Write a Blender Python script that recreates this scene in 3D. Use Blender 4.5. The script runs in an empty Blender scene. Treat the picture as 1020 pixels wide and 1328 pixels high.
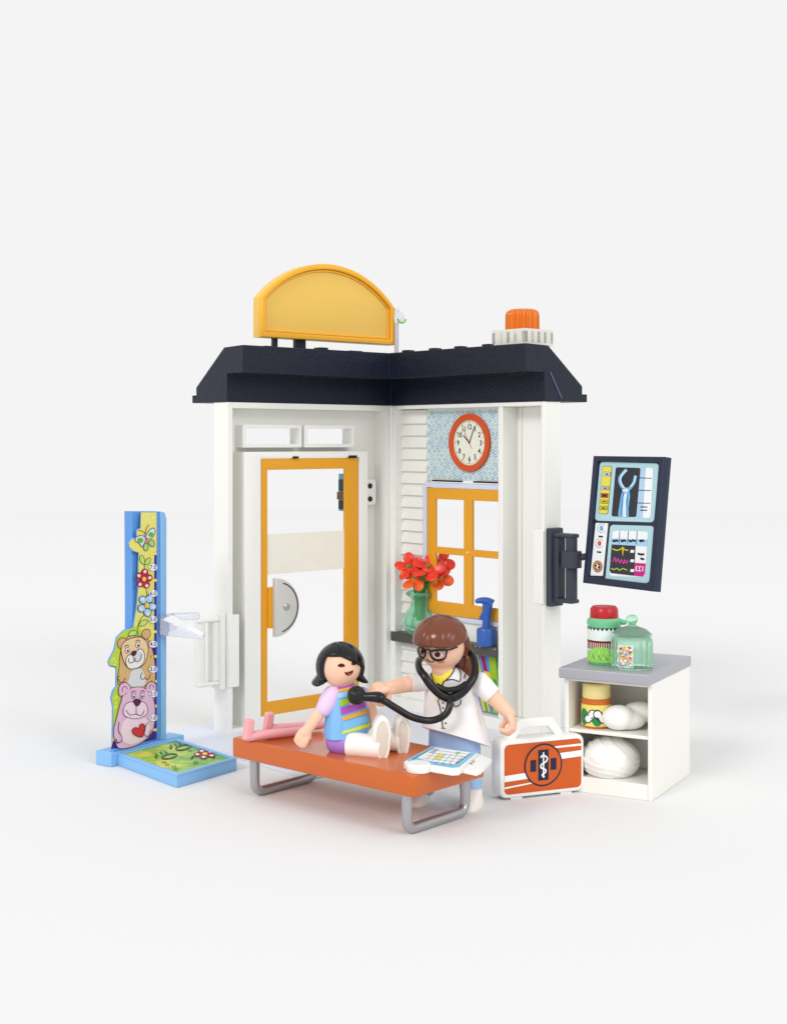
import bpy, bmesh, math, random
from math import sin, cos, pi, radians, sqrt
from mathutils import Matrix, Vector
from mathutils.bvhtree import BVHTree
random.seed(7)
S = bpy.context.scene
# ------------------------------------------------------------ camera (1 unit = 1 cm)
F, CX, HY, H = 1770.0, 510.0, 572.0, 14.0
cd = bpy.data.cameras.new('camera'); cam = bpy.data.objects.new('camera', cd); S.collection.objects.link(cam)
cam.location = (0, 0, H); cam.rotation_euler = (radians(90), 0, 0)
cd.sensor_fit = 'HORIZONTAL'; cd.sensor_width = 36; cd.lens = 36*F/1020
cd.shift_y = -(664-HY)/1020; cd.clip_start = .5; cd.clip_end = 3000
S.camera = cam
# ------------------------------------------------------------ white studio light
BG = .905
w = bpy.data.worlds.new('World'); S.world = w; w.use_nodes = True
w.node_tree.nodes['Background'].inputs[0].default_value = (BG, BG, BG, 1)
w.node_tree.nodes['Background'].inputs[1].default_value = 1.0
def area(name, loc, aim, size, power, col=(1, 1, 1)):
    l = bpy.data.lights.new(name, 'AREA'); l.shape = 'DISK'; l.size = size; l.energy = power; l.color = col
    o = bpy.data.objects.new(name, l); S.collection.objects.link(o); o.location = loc
    o.rotation_euler = (Vector(aim)-Vector(loc)).to_track_quat('-Z', 'Y').to_euler(); return o
area('softbox_left', (-760, -940, 800), (0, 62, 6), 480, 7200000)
area('softbox_right', (820, -900, 700), (0, 62, 6), 620, 4700000)
S.view_settings.view_transform = 'Standard'; S.view_settings.look = 'None'
S.view_settings.exposure = 0; S.view_settings.gamma = 1; S.view_settings.use_curve_mapping = False
S.cycles.max_bounces = 14; S.cycles.transmission_bounces = 12; S.cycles.transparent_max_bounces = 16
FLOOR = .796

# ------------------------------------------------------------ materials
def lin(c):
    c = c/255.0
    return c/12.92 if c <= .04045 else ((c+.055)/1.055)**2.4
MATS = {}
def mat(name, rgb, rough=.38, spec=.4, metal=0, trans=0, coat=0, bump=0, bscale=30, var=0, sss=0, ior=1.45, alpha=1):
    if name in MATS: return MATS[name]
    m = bpy.data.materials.new(name); m.use_nodes = True; nt = m.node_tree; N = nt.nodes; b = N['Principled BSDF']
    col = (lin(rgb[0]), lin(rgb[1]), lin(rgb[2]), 1)
    b.inputs['Base Color'].default_value = col
    b.inputs['Roughness'].default_value = rough; b.inputs['Specular IOR Level'].default_value = spec
    b.inputs['Metallic'].default_value = metal; b.inputs['Transmission Weight'].default_value = trans
    b.inputs['Coat Weight'].default_value = coat; b.inputs['Coat Roughness'].default_value = .12
    b.inputs['IOR'].default_value = ior; b.inputs['Alpha'].default_value = alpha
    if sss:
        b.inputs['Subsurface Weight'].default_value = sss; b.inputs['Subsurface Scale'].default_value = .15
        b.inputs['Subsurface Radius'].default_value = (1, .5, .3)
    tc = N.new('ShaderNodeTexCoord')
    nz = N.new('ShaderNodeTexNoise'); nz.inputs['Scale'].default_value = 2.3; nz.inputs['Detail'].default_value = 4
    nt.links.new(tc.outputs['Object'], nz.inputs['Vector'])
    mr = N.new('ShaderNodeMapRange'); mr.inputs['To Min'].default_value = max(rough-.06, .02); mr.inputs['To Max'].default_value = rough+.06
    nt.links.new(nz.outputs['Fac'], mr.inputs['Value']); nt.links.new(mr.outputs['Result'], b.inputs['Roughness'])
    if var:
        mx = N.new('ShaderNodeMixRGB'); mx.blend_type = 'MULTIPLY'; mx.inputs['Color1'].default_value = col
        cr = N.new('ShaderNodeMapRange'); cr.inputs['To Min'].default_value = 1-var; cr.inputs['To Max'].default_value = 1+var*.4
        nt.links.new(nz.outputs['Fac'], cr.inputs['Value']); nt.links.new(cr.outputs['Result'], mx.inputs['Color2'])
        mx.inputs['Fac'].default_value = 1; nt.links.new(mx.outputs['Color'], b.inputs['Base Color'])
    if bump:
        n2 = N.new('ShaderNodeTexNoise'); n2.inputs['Scale'].default_value = bscale; n2.inputs['Detail'].default_value = 5
        nt.links.new(tc.outputs['Object'], n2.inputs['Vector'])
        bp = N.new('ShaderNodeBump'); bp.inputs['Strength'].default_value = bump; bp.inputs['Distance'].default_value = .05
        nt.links.new(n2.outputs['Fac'], bp.inputs['Height']); nt.links.new(bp.outputs['Normal'], b.inputs['Normal'])
    MATS[name] = m; return m
WHITE = mat('wall_plastic', (238, 238, 232), .4, .38, bump=.06, bscale=14)
WHITE2 = mat('white_plastic', (240, 240, 236), .35, .4, bump=.03)
CREAM = mat('cabinet_plastic', (240, 239, 232), .4, .35, bump=.03)
NAVY = mat('navy_plastic', (20, 27, 44), .42, .38, bump=.8, bscale=8, var=.2)
YEL = mat('yellow_plastic', (234, 192, 92), .38, .4, bump=.08)
ORY = mat('amber_plastic', (228, 160, 36), .4, .4, bump=.05)
SHADOWP = mat('shadow_tint_plastic', (222, 226, 238), .4, .4)
ORANGE = mat('orange_plastic', (198, 94, 22), .22, .5, coat=.3, bump=.04)
SILVER = mat('silver_plastic', (178, 178, 182), .3, .5, metal=.7)
GREYP = mat('grey_plastic', (78, 80, 76), .4, .35)
SLATE = mat('slate_plastic', (62, 64, 76), .45, .35, bump=.4, bscale=9)
BLUEP = mat('blue_plastic', (46, 92, 172), .3, .5)
SKYB = mat('light_blue_plastic', (134, 186, 232), .38, .4, bump=.04)
MIDB = mat('mid_blue_plastic', (92, 148, 214), .38, .4)
SKIN = mat('skin_plastic', (244, 196, 168), .42, .35, sss=.15)
BLACKH = mat('black_hair_plastic', (12, 12, 20), .14, .5)
BROWNH = mat('brown_hair_plastic', (112, 58, 36), .17, .55, bump=.06, bscale=6)
BLACK = mat('black_rubber', (13, 13, 15), .24, .5)
COAT = mat('coat_plastic', (240, 238, 238), .42, .35)
JEANS = mat('pale_blue_plastic', (160, 192, 236), .42, .35)
CAST = mat('cast_plastic', (246, 242, 234), .45, .3, bump=.04)
LILAC = mat('lilac_plastic', (226, 200, 234), .42, .35)
PURPLE = mat('purple_plastic', (168, 122, 204), .42, .35)
PINK = mat('pink_plastic', (240, 170, 174), .35, .4, sss=.1)
VEST = mat('vest_blue_plastic', (126, 184, 236), .36, .4)
GREENG = mat('green_glass', (208, 250, 230), .05, .5, trans=.92, ior=1.2)
MINT = mat('mint_glass', (204, 250, 222), .12, .5, trans=.72, ior=1.2)
CLEAR = mat('clear_plastic', (242, 244, 252), .08, .5, trans=.8, ior=1.25)
PANE = mat('clear_pane', (255, 255, 255), .02, .12, trans=1, ior=1.01)
AMBER = mat('amber_glass', (246, 132, 30), .12, .6, trans=.4, ior=1.35)
RED = mat('red_plastic', (182, 28, 38), .3, .45)
POPPY = mat('poppy_plastic', (232, 58, 38), .28, .5)
POPPY2 = mat('orange_petal_plastic', (238, 98, 34), .28, .5)
LEAF = mat('stem_green_plastic', (54, 150, 62), .35, .4)
def ink(r, g, b): return mat('print_%02x%02x%02x' % (r, g, b), (r, g, b), .4, .3)
INK = ink(22, 20, 26)

# ------------------------------------------------------------ objects
C = S.collection
XF = {}
def thing(name, label, cat, loc=(0, 0, 0), rotz=0, group=None):
    o = bpy.data.objects.new(name, None); C.objects.link(o); o.empty_display_size = .3
    o.location = loc; o.rotation_euler = (0, 0, rotz); o['label'] = label; o['category'] = cat
    if group: o['group'] = group
    XF[o.name] = Matrix.Translation(loc) @ Matrix.Rotation(rotz, 4, 'Z'); return o
def root_of(o):
    while o.parent: o = o.parent
    return o
def obj(name, bm, m, parent=None, world=False, bevel=0, smooth=35, seg=2, label=None):
    if world and parent is not None:
        bm.transform(XF[root_of(parent).name].inverted())
    me = bpy.data.meshes.new(name); bm.to_mesh(me); bm.free()
    for x in (m if isinstance(m, (list, tuple)) else [m]): me.materials.append(x)
    o = bpy.data.objects.new(name, me); C.objects.link(o)
    if parent is not None: o.parent = parent
    if smooth:
        me.polygons.foreach_set('use_smooth', [True]*len(me.polygons)); me.set_sharp_from_angle(angle=radians(smooth))
    if bevel:
        b = o.modifiers.new('bevel', 'BEVEL'); b.width = bevel; b.segments = seg; b.limit_method = 'ANGLE'; b.angle_limit = radians(40)
        me.polygons.foreach_set('use_smooth', [True]*len(me.polygons))
        wn = o.modifiers.new('wn', 'WEIGHTED_NORMAL')
    if label: o['label'] = label
    return o
def tag(o, label, cat, group=None):
    o['label'] = label; o['category'] = cat
    if group: o['group'] = group
    return o
def B(): return bmesh.new()
def box(bm, x0, x1, y0, y1, z0, z1, M=None):
    vs = [bm.verts.new((x, y, z)) for z in (z0, z1) for x, y in ((x0, y0), (x1, y0), (x1, y1), (x0, y1))]
    for f in ((3, 2, 1, 0), (4, 5, 6, 7), (0, 1, 5, 4), (1, 2, 6, 5), (2, 3, 7, 6), (3, 0, 4, 7)): bm.faces.new([vs[i] for i in f])
    if M is not None: bmesh.ops.transform(bm, matrix=M, verts=vs)
    return bm
def lathe(bm, prof, loc=(0, 0, 0), seg=40, M=None, sx=1, sy=1):
    rings = []; allv = []
    for r, z in prof:
        if r < 1e-5: v = [bm.verts.new((loc[0], loc[1], loc[2]+z))]
        else: v = [bm.verts.new((loc[0]+r*sx*cos(2*pi*i/seg), loc[1]+r*sy*sin(2*pi*i/seg), loc[2]+z)) for i in range(seg)]
        rings.append(v); allv += v
    for a, b in zip(rings, rings[1:]):
        for i in range(seg):
            j = (i+1) % seg
            if len(a) == 1 and len(b) == 1: continue
            if len(a) == 1: bm.faces.new((a[0], b[j], b[i]))
            elif len(b) == 1: bm.faces.new((a[i], a[j], b[0]))
            else: bm.faces.new((a[i], a[j], b[j], b[i]))
    if len(rings[0]) > 1: bm.faces.new(list(reversed(rings[0])))
    if len(rings[-1]) > 1: bm.faces.new(rings[-1])
    if M is not None: bmesh.ops.transform(bm, matrix=M, verts=allv)
    return bm
def smooth_path(pts, n=8, closed=False):
    P = [Vector(p) for p in pts]; out = []; m = len(P)
    for i in range(m if closed else m-1):
        if closed: a, b, c, d = P[(i-1) % m], P[i], P[(i+1) % m], P[(i+2) % m]
        else: a, b, c, d = P[max(i-1, 0)], P[i], P[i+1], P[min(i+2, m-1)]
        for k in range(n):
            t = k/n
            out.append(.5*((2*b)+(c-a)*t+(2*a-5*b+4*c-d)*t*t+(3*b-a-3*c+d)*t**3))
    if not closed: out.append(P[-1])
    return out
def tube(bm, pts, r, seg=14, closed=False, caps=True):
    P = [Vector(p) for p in pts]; n = len(P); R = r if isinstance(r, (list, tuple)) else [r]*n
    T = []
    for i in range(n):
        if closed: t = P[(i+1) % n]-P[(i-1) % n]
        else: t = P[min(i+1, n-1)]-P[max(i-1, 0)]
        T.append(t.normalized())
    up = Vector((0, 0, 1)) if abs(T[0].z) < .9 else Vector((1, 0, 0))
    nrm = (up-T[0]*up.dot(T[0])).normalized(); rings = []
    for i in range(n):
        nrm = (nrm-T[i]*nrm.dot(T[i])).normalized(); bi = T[i].cross(nrm)
        rings.append([bm.verts.new(P[i]+R[i]*(nrm*cos(2*pi*k/seg)+bi*sin(2*pi*k/seg))) for k in range(seg)])
    for i in range(n if closed else n-1):
        a, b = rings[i], rings[(i+1) % n]
        for k in range(seg): j = (k+1) % seg; bm.faces.new((a[k], a[j], b[j], b[k]))
    if caps and not closed: bm.faces.new(list(reversed(rings[0]))); bm.faces.new(rings[-1])
    return bm
def limb(bm, pts, rad, seg=20):           # tapered limb with round ends
    P = [Vector(p) for p in pts]; Q = []; R = []
    d0 = (P[0]-P[1]).normalized(); d1 = (P[-1]-P[-2]).normalized()
    for a in (80, 60, 40, 20): Q.append(P[0]+d0*rad[0]*sin(radians(a))); R.append(rad[0]*cos(radians(a)))
    Q += P; R += list(rad)
    for a in (20, 40, 60, 80): Q.append(P[-1]+d1*rad[-1]*sin(radians(a))); R.append(rad[-1]*cos(radians(a)))
    return tube(bm, Q, R, seg)
def ball(bm, c, r, M=None, u=28, v=18):
    r = r if isinstance(r, (list, tuple)) else (r, r, r)
    mm = Matrix.Translation(c) @ (M or Matrix.Identity(4)) @ Matrix.Diagonal((*r, 1))
    bmesh.ops.create_uvsphere(bm, u_segments=u, v_segments=v, radius=1, matrix=mm); return bm
def curve_mesh(loops, h, bevel=0, text=None, size=1, align='CENTER'):
    if text is None:
        cu = bpy.data.curves.new('c', 'CURVE'); cu.dimensions = '2D'; cu.fill_mode = 'BOTH'
        for l in loops:
            s = cu.splines.new('POLY'); s.points.add(len(l)-1)
            for p, q in zip(s.points, l): p.co = (q[0], q[1], 0, 1)
            s.use_cyclic_u = True
    else:
        cu = bpy.data.curves.new('c', 'FONT'); cu.body = text; cu.size = size; cu.align_x = align; cu.align_y = 'CENTER'; cu.offset = .012*size; cu.resolution_u = 3
    cu.extrude = max(h/2-bevel, 0); cu.bevel_depth = bevel; cu.bevel_resolution = 2
    if bevel: cu.offset = -bevel
    o = bpy.data.objects.new('c', cu); C.objects.link(o)
    dg = bpy.context.evaluated_depsgraph_get(); dg.update()
    me = bpy.data.meshes.new_from_object(o.evaluated_get(dg)); bm = bmesh.new(); bm.from_mesh(me)
    bpy.data.objects.remove(o); bpy.data.meshes.remove(me); bpy.data.curves.remove(cu)
    return bm
def prism(loops, z0, z1, bevel=0, M=None):
    bm = curve_mesh(loops, z1-z0, bevel)
    bmesh.ops.remove_doubles(bm, verts=bm.verts, dist=1e-4)
    bm.transform(Matrix.Translation((0, 0, (z0+z1)/2)))
    if M is not None: bm.transform(M)
    return bm
def rrect(x0, y0, x1, y1, r, n=5):
    out = []
    for cx, cy, a0 in ((x1-r, y1-r, 0), (x0+r, y1-r, 90), (x0+r, y0+r, 180), (x1-r, y0+r, 270)):
        for k in range(n+1): a = radians(a0+90*k/n); out.append((cx+r*cos(a), cy+r*sin(a)))
    return out
def circ(cx, cy, r, n=28, ry=None): return [(cx+r*cos(2*pi*k/n), cy+(ry or r)*sin(2*pi*k/n)) for k in range(n)]
def fuse(bm, voxel=.05, smooth=6):
    me = bpy.data.meshes.new('f'); bmesh.ops.recalc_face_normals(bm, faces=bm.faces); bm.to_mesh(me); bm.free()
    o = bpy.data.objects.new('f', me); C.objects.link(o)
    r = o.modifiers.new('r', 'REMESH'); r.mode = 'VOXEL'; r.voxel_size = voxel
    s = o.modifiers.new('s', 'SMOOTH'); s.iterations = smooth; s.factor = .5
    dg = bpy.context.evaluated_depsgraph_get(); dg.update()
    m2 = bpy.data.meshes.new_from_object(o.evaluated_get(dg)); b2 = bmesh.new(); b2.from_mesh(m2)
    bpy.data.objects.remove(o); bpy.data.meshes.remove(me); bpy.data.meshes.remove(m2); return b2
def D(px, py, Y): return Vector(((px-CX)/F*Y, Y, H-(py-HY)/F*Y))
def G(px, py, z=0): return D(px, py, F*(H-z)/(py-HY))

# ------------------------------------------------------------ printed stickers: one mesh, several inks
class Print:
    def __init__(s, fn, gap=.012, kx=1): s.kx = kx; s.fn = fn; s.bm = bmesh.new(); s.mats = []; s.gap = gap; s.lv = 0
    def mi(s, m):
        if m not in s.mats: s.mats.append(m)
        return s.mats.index(m)
    def pt(s, p, lv=None): return s.bm.verts.new(s.fn(p[0], p[1], s.gap*(1+(s.lv if lv is None else lv)*.5)))
    def poly(s, pts, m, lv=None):
        if lv is not None: s.lv = lv
        f = s.bm.faces.new([s.pt(p) for p in pts]); f.material_index = s.mi(m); return s
    def blob(s, pts, m, lv=None, n=6):
        return s.poly([tuple(v)[:2] for v in smooth_path([(a, b, 0) for a, b in pts], n, True)], m, lv)
    def fan(s, c, pts, m, lv=None, rings=3):
        if lv is not None: s.lv = lv
        k = s.mi(m); prev = None; cc = s.pt(c)
        for j in range(1, rings+1):
            t = j/rings; cur = [s.pt((c[0]+(p[0]-c[0])*t, c[1]+(p[1]-c[1])*t)) for p in pts]
            for i in range(len(pts)):
                q = (i+1) % len(pts)
                f = s.bm.faces.new((cc, cur[i], cur[q]) if prev is None else (prev[i], cur[i], cur[q], prev[q])); f.material_index = k
            prev = cur
        return s
    def oval(s, cx, cy, rx, ry, m, lv=None, rot=0, n=24, rings=2):
        c, d = cos(rot), sin(rot)
        return s.fan((cx, cy), [(cx+rx*cos(2*pi*i/n)*c-ry*sin(2*pi*i/n)*d, cy+rx*cos(2*pi*i/n)*d+ry*sin(2*pi*i/n)*c) for i in range(n)], m, lv, rings)
    def quad(s, a, b, c, d, m, lv=None, nu=8, nv=3):
        if lv is not None: s.lv = lv
        k = s.mi(m); g = []
        for j in range(nv+1):
            row = []
            for i in range(nu+1):
                u, v = i/nu, j/nv
                row.append(s.pt(tuple((a[t]*(1-u)+b[t]*u)*(1-v)+(d[t]*(1-u)+c[t]*u)*v for t in (0, 1))))
            g.append(row)
        for j in range(nv):
            for i in range(nu):
                f = s.bm.faces.new((g[j][i], g[j][i+1], g[j+1][i+1], g[j+1][i])); f.material_index = k
        return s
    def stroke(s, pts, wd, m, lv=None, closed=False, n=5, curve=True):
        if lv is not None: s.lv = lv
        k = s.mi(m)
        P = [Vector((a, b)) for a, b in pts]
        if curve: P = [Vector((v.x, v.y)) for v in smooth_path([(a, b, 0) for a, b in pts], n, closed)]
        N = len(P); L = []; R = []
        for i in range(N):
            t = (P[(i+1) % N]-P[i-1]) if closed else (P[min(i+1, N-1)]-P[max(i-1, 0)])
            if t.length < 1e-9: t = Vector((1, 0))
            t.x *= s.kx; t.normalize(); nn = Vector((-t.y/s.kx, t.x))*wd/2
            L.append(s.pt(P[i]+nn)); R.append(s.pt(P[i]-nn))
        for i in range(N if closed else N-1):
            j = (i+1) % N
            f = s.bm.faces.new((L[i], L[j], R[j], R[i])); f.material_index = k
        return s
    def text(s, t, c, size, m, lv=None, u=(1, 0), v=(0, 1)):
        if lv is not None: s.lv = lv
        k = s.mi(m); tb = curve_mesh(None, 0, text=t, size=size); mp = {}
        for x in tb.verts: mp[x.index] = s.pt((c[0]+x.co.x*u[0]+x.co.y*v[0], c[1]+x.co.x*u[1]+x.co.y*v[1]))
        tb.verts.index_update()
        for f in tb.faces:
            try: g = s.bm.faces.new([mp[x.index] for x in f.verts]); g.material_index = k
            except ValueError: pass
        tb.free(); return s
    def done(s, name, parent, world=True):
        bmesh.ops.recalc_face_normals(s.bm, faces=s.bm.faces)
        return obj(name, s.bm, s.mats, parent, world, smooth=0)
def on_plane(o, n, side=1):               # photo-traced coordinates on a real plane
    o = Vector(o); n = Vector(n).normalized(); eye = Vector((0, 0, H))
    if n.dot(eye-o) < 0: n = -n
    def fn(px, py, g):
        d = D(px, py, 1)-eye; t = (o-eye).dot(n)/d.dot(n); return eye+d*t+n*g
    return fn
def on_mesh(o):                           # prints wrapped on a real surface
    me = o.data; mw = XF[root_of(o).name]
    dg = bpy.context.evaluated_depsgraph_get(); dg.update()
    ev = o.evaluated_get(dg).to_mesh()
    t = BVHTree.FromPolygons([mw @ v.co for v in ev.vertices], [tuple(p.vertices) for p in ev.polygons])
    eye = Vector((0, 0, H)); st = {'d': 50}
    def fn(px, py, g):
        d = (D(px, py, 1)-eye).normalized(); h = t.ray_cast(eye, d)
        if h[0] is None:
            h = t.find_nearest(eye+d*st['d'])
            nn = h[1]; nn = nn if nn.dot(d) < 0 else -nn
            return h[0]+nn*g
        st['d'] = h[3]; nn = h[1] if h[1].dot(d) < 0 else -h[1]
        return h[0]+nn*g-d*g*.5
    return fn
def crop(x0, y0, s):
    return lambda *pts: [(x0+a/s, y0+b/s) for a, b in pts]

# ============================================================ SETTING
bm = B(); ring = circ(0, 90, 190, 96); bm.faces.new([bm.verts.new((x, y, 0)) for x, y in ring])
fm = mat('white_studio_floor', (238, 238, 239), .9, 0)
fm.node_tree.nodes['Principled BSDF'].inputs['Base Color'].default_value = (FLOOR, FLOOR, FLOOR, 1)
o = obj('floor', bm, fm, smooth=0); o['kind'] = 'structure'

# ============================================================ BUILDING
KX, KY = -.12, 71.5
ROT = math.atan2(-.6609, -.7505)
bld = thing('toy_clinic_building', 'open white toy clinic corner with navy roof, yellow sign, amber door and window', 'toy building', (KX, KY, 0), ROT)
LX, RY, TD, TOP, SILL = 10.3, 10.76, 1.17, 15.85, .65
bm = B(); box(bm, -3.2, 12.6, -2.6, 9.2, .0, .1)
obj('shadow_plate', bm, SHADOWP, bld, bevel=.03)  # added thin plate, its pale blue colour imitates the faded shadow around the walls
# door wall, in the plane y = 0
bm = B()
box(bm, LX-.28, LX, -TD, 0, 0, TOP)                   # end post
box(bm, .0, .35, -TD, 0, 0, TOP)                      # corner post
box(bm, .35, LX-.28, -TD, 0, TOP-.28, TOP)            # head
box(bm, .35, 1.6, -TD, 0, 0, .3); box(bm, 9.3, LX-.28, -TD, 0, 0, .3)
DX0, DX1, DZ0, DZ1 = 2.2, 8.3, .66, 13.15
bm2 = prism([[(.35, .3), (LX-.28, .3), (LX-.28, TOP-.28), (.35, TOP-.28)], [(1.8, .3), (9.1, .3), (9.1, 13.3), (1.8, 13.3)],
             [(5.75, 13.84), (9.02, 13.84), (9.02, 14.66), (5.75, 14.66)], [(2.35, 13.84), (5.3, 13.84), (5.3, 14.66), (2.35, 14.66)]], TD-.2, TD,
            M=Matrix(((1, 0, 0, 0), (0, 0, -1, 0), (0, 1, 0, 0), (0, 0, 0, 1))))
me = bpy.data.meshes.new('t'); bm2.to_mesh(me); bm2.free(); bm.from_mesh(me)
obj('door_wall', bm, WHITE, bld, bevel=.04)
YZ = Matrix(((1, 0, 0, 0), (0, 0, -1, 0), (0, 1, 0, 0), (0, 0, 0, 1)))   # flat (x, z) -> wall, thickness going outward
def wallprism(loops, d0, d1, bevel=0): return prism(loops, d0, d1, bevel, M=YZ)
cas = obj('door_casing', wallprism([[(1.6, 0), (9.32, 0), (9.32, 13.48), (1.6, 13.48)], [(DX0-.05, DZ0), (DX1+.06, DZ0), (DX1+.06, DZ1+.03), (DX0-.05, DZ1+.03)]], 0, TD-.02, .03), WHITE, bld)
obj('hinge_pin', box(B(), 6.1, 6.45, -.06, .03, DZ1+.0, DZ1+.1), BLACK, bld); obj('hinge_pin', box(B(), 2.35, 2.9, -.06, .03, DZ1+.0, DZ1+.12), BLACK, bld)
door = obj('door', wallprism([[(DX0, DZ0), (DX1, DZ0), (DX1, DZ1), (DX0, DZ1)], [(3.05, 1.3), (7.93, 1.3), (7.93, 12.6), (3.05, 12.6)]], .06, .24, .03), ORY, bld)
bm = B(); box(bm, 3.0, 7.98, -.19, -.16, 1.25, 12.65); obj('pane', bm, PANE, door)
bm = B(); box(bm, 3.08, 7.9, -.15, -.12, 7.5, 9.45)
obj('frosted_band', bm, mat('frosted_film', (240, 236, 224), .3, .4, bump=.2, bscale=3, var=.05), door)
# handle: half disc standing off the left stile
hd = B()
half = [(0, -1.42)]+[(1.42*cos(radians(a)), 1.42*sin(radians(a))) for a in range(-88, 90, 8)]+[(0, 1.42)]
hb = prism([[(7.78-a, 5.92+b) for a, b in half]], -.42, -.12, .04, M=YZ)
hnd = obj('handle', hb, mat('handle_plastic', (206, 205, 200), .35, .5, metal=.1, bump=.15, bscale=12), door)
bm = B(); box(bm, 7.55, 7.95, -.1, .13, 4.9, 6.9); obj('handle_mount', bm, ORY, door, bevel=.05)
bm = B(); pts = [(7.68-1.22*cos(radians(a)), .43, 5.92+1.22*sin(radians(a))) for a in range(-76, 78, 6)]
tube(bm, pts, .028, 8); obj('groove', bm, INK, hnd)
bm = B(); lathe(bm, [(.0, 0), (.17, 0), (.17, .05), (.1, .09), (0, .09)], M=Matrix.Translation((7.15, .42, 5.92)) @ Matrix.Rotation(radians(-90), 4, 'X'), seg=20); obj('screw', bm, SILVER, hnd)
# transom windows over the door
for x0, x1 in ((5.6, 9.2), (2.2, 5.45)):
    f = obj('transom_window', wallprism([rrect(x0, 13.68, x1, 14.8, .08), [(x0+.18, 13.86), (x1-.2, 13.86), (x1-.2, 14.64), (x0+.18, 14.64)]], .35, TD-.1, .03), WHITE2, bld)
    bm = B(); box(bm, x0+.17, x1-.19, -.92, -.89, 13.85, 14.65); obj('pane', bm, PANE, f)
# socket plate
bm = prism([rrect(.55, 10.65, 1.25, 12.0, .2)], .55, 1.0, .05, M=YZ); so = obj('socket_plate', bm, WHITE2, bld)
for z in (10.98, 11.66):
    bm = prism([circ(1.0, z, .14, 16)], .50, .56, 0, M=YZ); obj('socket_hole', bm, BLACK, so)
# narrow coloured plaque outside the door
PX0 = 1.84
pl = obj('outside_plaque', box(B(), PX0, PX0+.3, -1.75, -1.2, 10.35, 12.3), ink(120, 170, 180), bld, bevel=.04)
for z0, z1, cc in ((11.4, 12.0, (40, 76, 78)), (10.95, 11.35, (116, 84, 60)), (10.45, 10.9, (34, 60, 44))):
    obj('plaque_print', box(B(), PX0-.03, PX0+(.42 if cc[0] > 100 else .32), -1.72, -1.19, z0, z1), ink(*cc), pl)

# window wall, in the plane x = 0
bm = B()
box(bm, -TD, 0, .0, .3, 0, TOP)                       # corner post
box(bm, -TD, 0, RY-.2, RY, 0, TOP)                    # end post
box(bm, -TD, -.0, .3, RY-.2, TOP-.2, TOP)             # head
box(bm, -TD, 0, 7.78, 8.08, SILL, TOP-.2)             # inner post
box(bm, -TD, 0, .3, RY-.2, 0, SILL)
box(bm, -TD, -TD+.15, 8.08, RY-.2, SILL, TOP-.2)      # back of the end bay
box(bm, -TD+.15, -TD+.24, 8.3, 8.42, SILL, TOP-.2)    # rib
box(bm, -TD, -.56, 2.2, 7.78, 12.0, TOP-.2)           # above the window
box(bm, -TD, -.56, 2.2, 7.78, SILL, 5.0)              # below the window
obj('window_wall', bm, WHITE, bld, bevel=.04)
bm = B(); z = SILL                                    # horizontal clapboards by the corner
while z < TOP-.3:
    z1 = min(z+.62, TOP-.2)
    vs = [bm.verts.new((x, y, q)) for y in (.3, 2.2) for x, q in ((-.8, z), (-.46, z), (-.46, z+.06), (-.62, z1), (-.8, z1))]
    bm.faces.new(vs[:5]); bm.faces.new(list(reversed(vs[5:])))
    for i in range(5): j = (i+1) % 5; bm.faces.new((vs[i], vs[5+i], vs[5+j], vs[j]))
    z += .62
bmesh.ops.recalc_face_normals(bm, faces=bm.faces)
obj('clapboard_panel', bm, WHITE, bld)
XZ = Matrix(((0, 0, -1, 0), (1, 0, 0, 0), (0, 1, 0, 0), (0, 0, 0, 1)))    # flat (y, z) -> window wall
def rprism(loops, d0, d1, bevel=0): return prism(loops, d0, d1, bevel, M=XZ)
wf = obj('window', rprism([[(2.28, 5.2), (7.78, 5.2), (7.78, 11.62), (2.28, 11.62)], [(2.88, 8.62), (4.95, 8.62), (4.95, 11.05), (2.88, 11.05)],
        [(5.55, 8.62), (7.62, 8.62), (7.62, 11.05), (5.55, 11.05)], [(2.88, 5.85), (4.95, 5.85), (4.95, 8.27), (2.88, 8.27)], [(5.55, 5.85), (7.62, 5.85), (7.62, 8.27), (5.55, 8.27)]], .45, .62, .03), ORY, bld)
obj('window_surround', rprism([rrect(1.98, 4.95, 7.78, 11.88, .12), [(2.26, 5.18), (7.7, 5.18), (7.7, 11.64), (2.26, 11.64)]], .4, .84, .03), mat('pale_blue_trim', (208, 216, 236), .4, .4), wf)
bm = B(); box(bm, -.66, -.63, 2.8, 7.7, 5.8, 11.1); obj('pane', bm, PANE, wf)
bm = B(); lathe(bm, [(0, 0), (.07, 0), (.05, .05), (0, .06)], M=Matrix.Translation((-.45, 5.25, 8.45)) @ Matrix.Rotation(radians(90), 4, 'Y'), seg=16); obj('stud', bm, mat('brass_stud', (250, 214, 130), .3), wf)
obj('dark_clip', box(B(), -.5, -.38, 2.7, 4.85, 11.94, 12.02), INK, wf); obj('dark_clip', box(B(), -.5, -.38, 5.7, 7.76, 11.94, 12.02), INK, wf)
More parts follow.
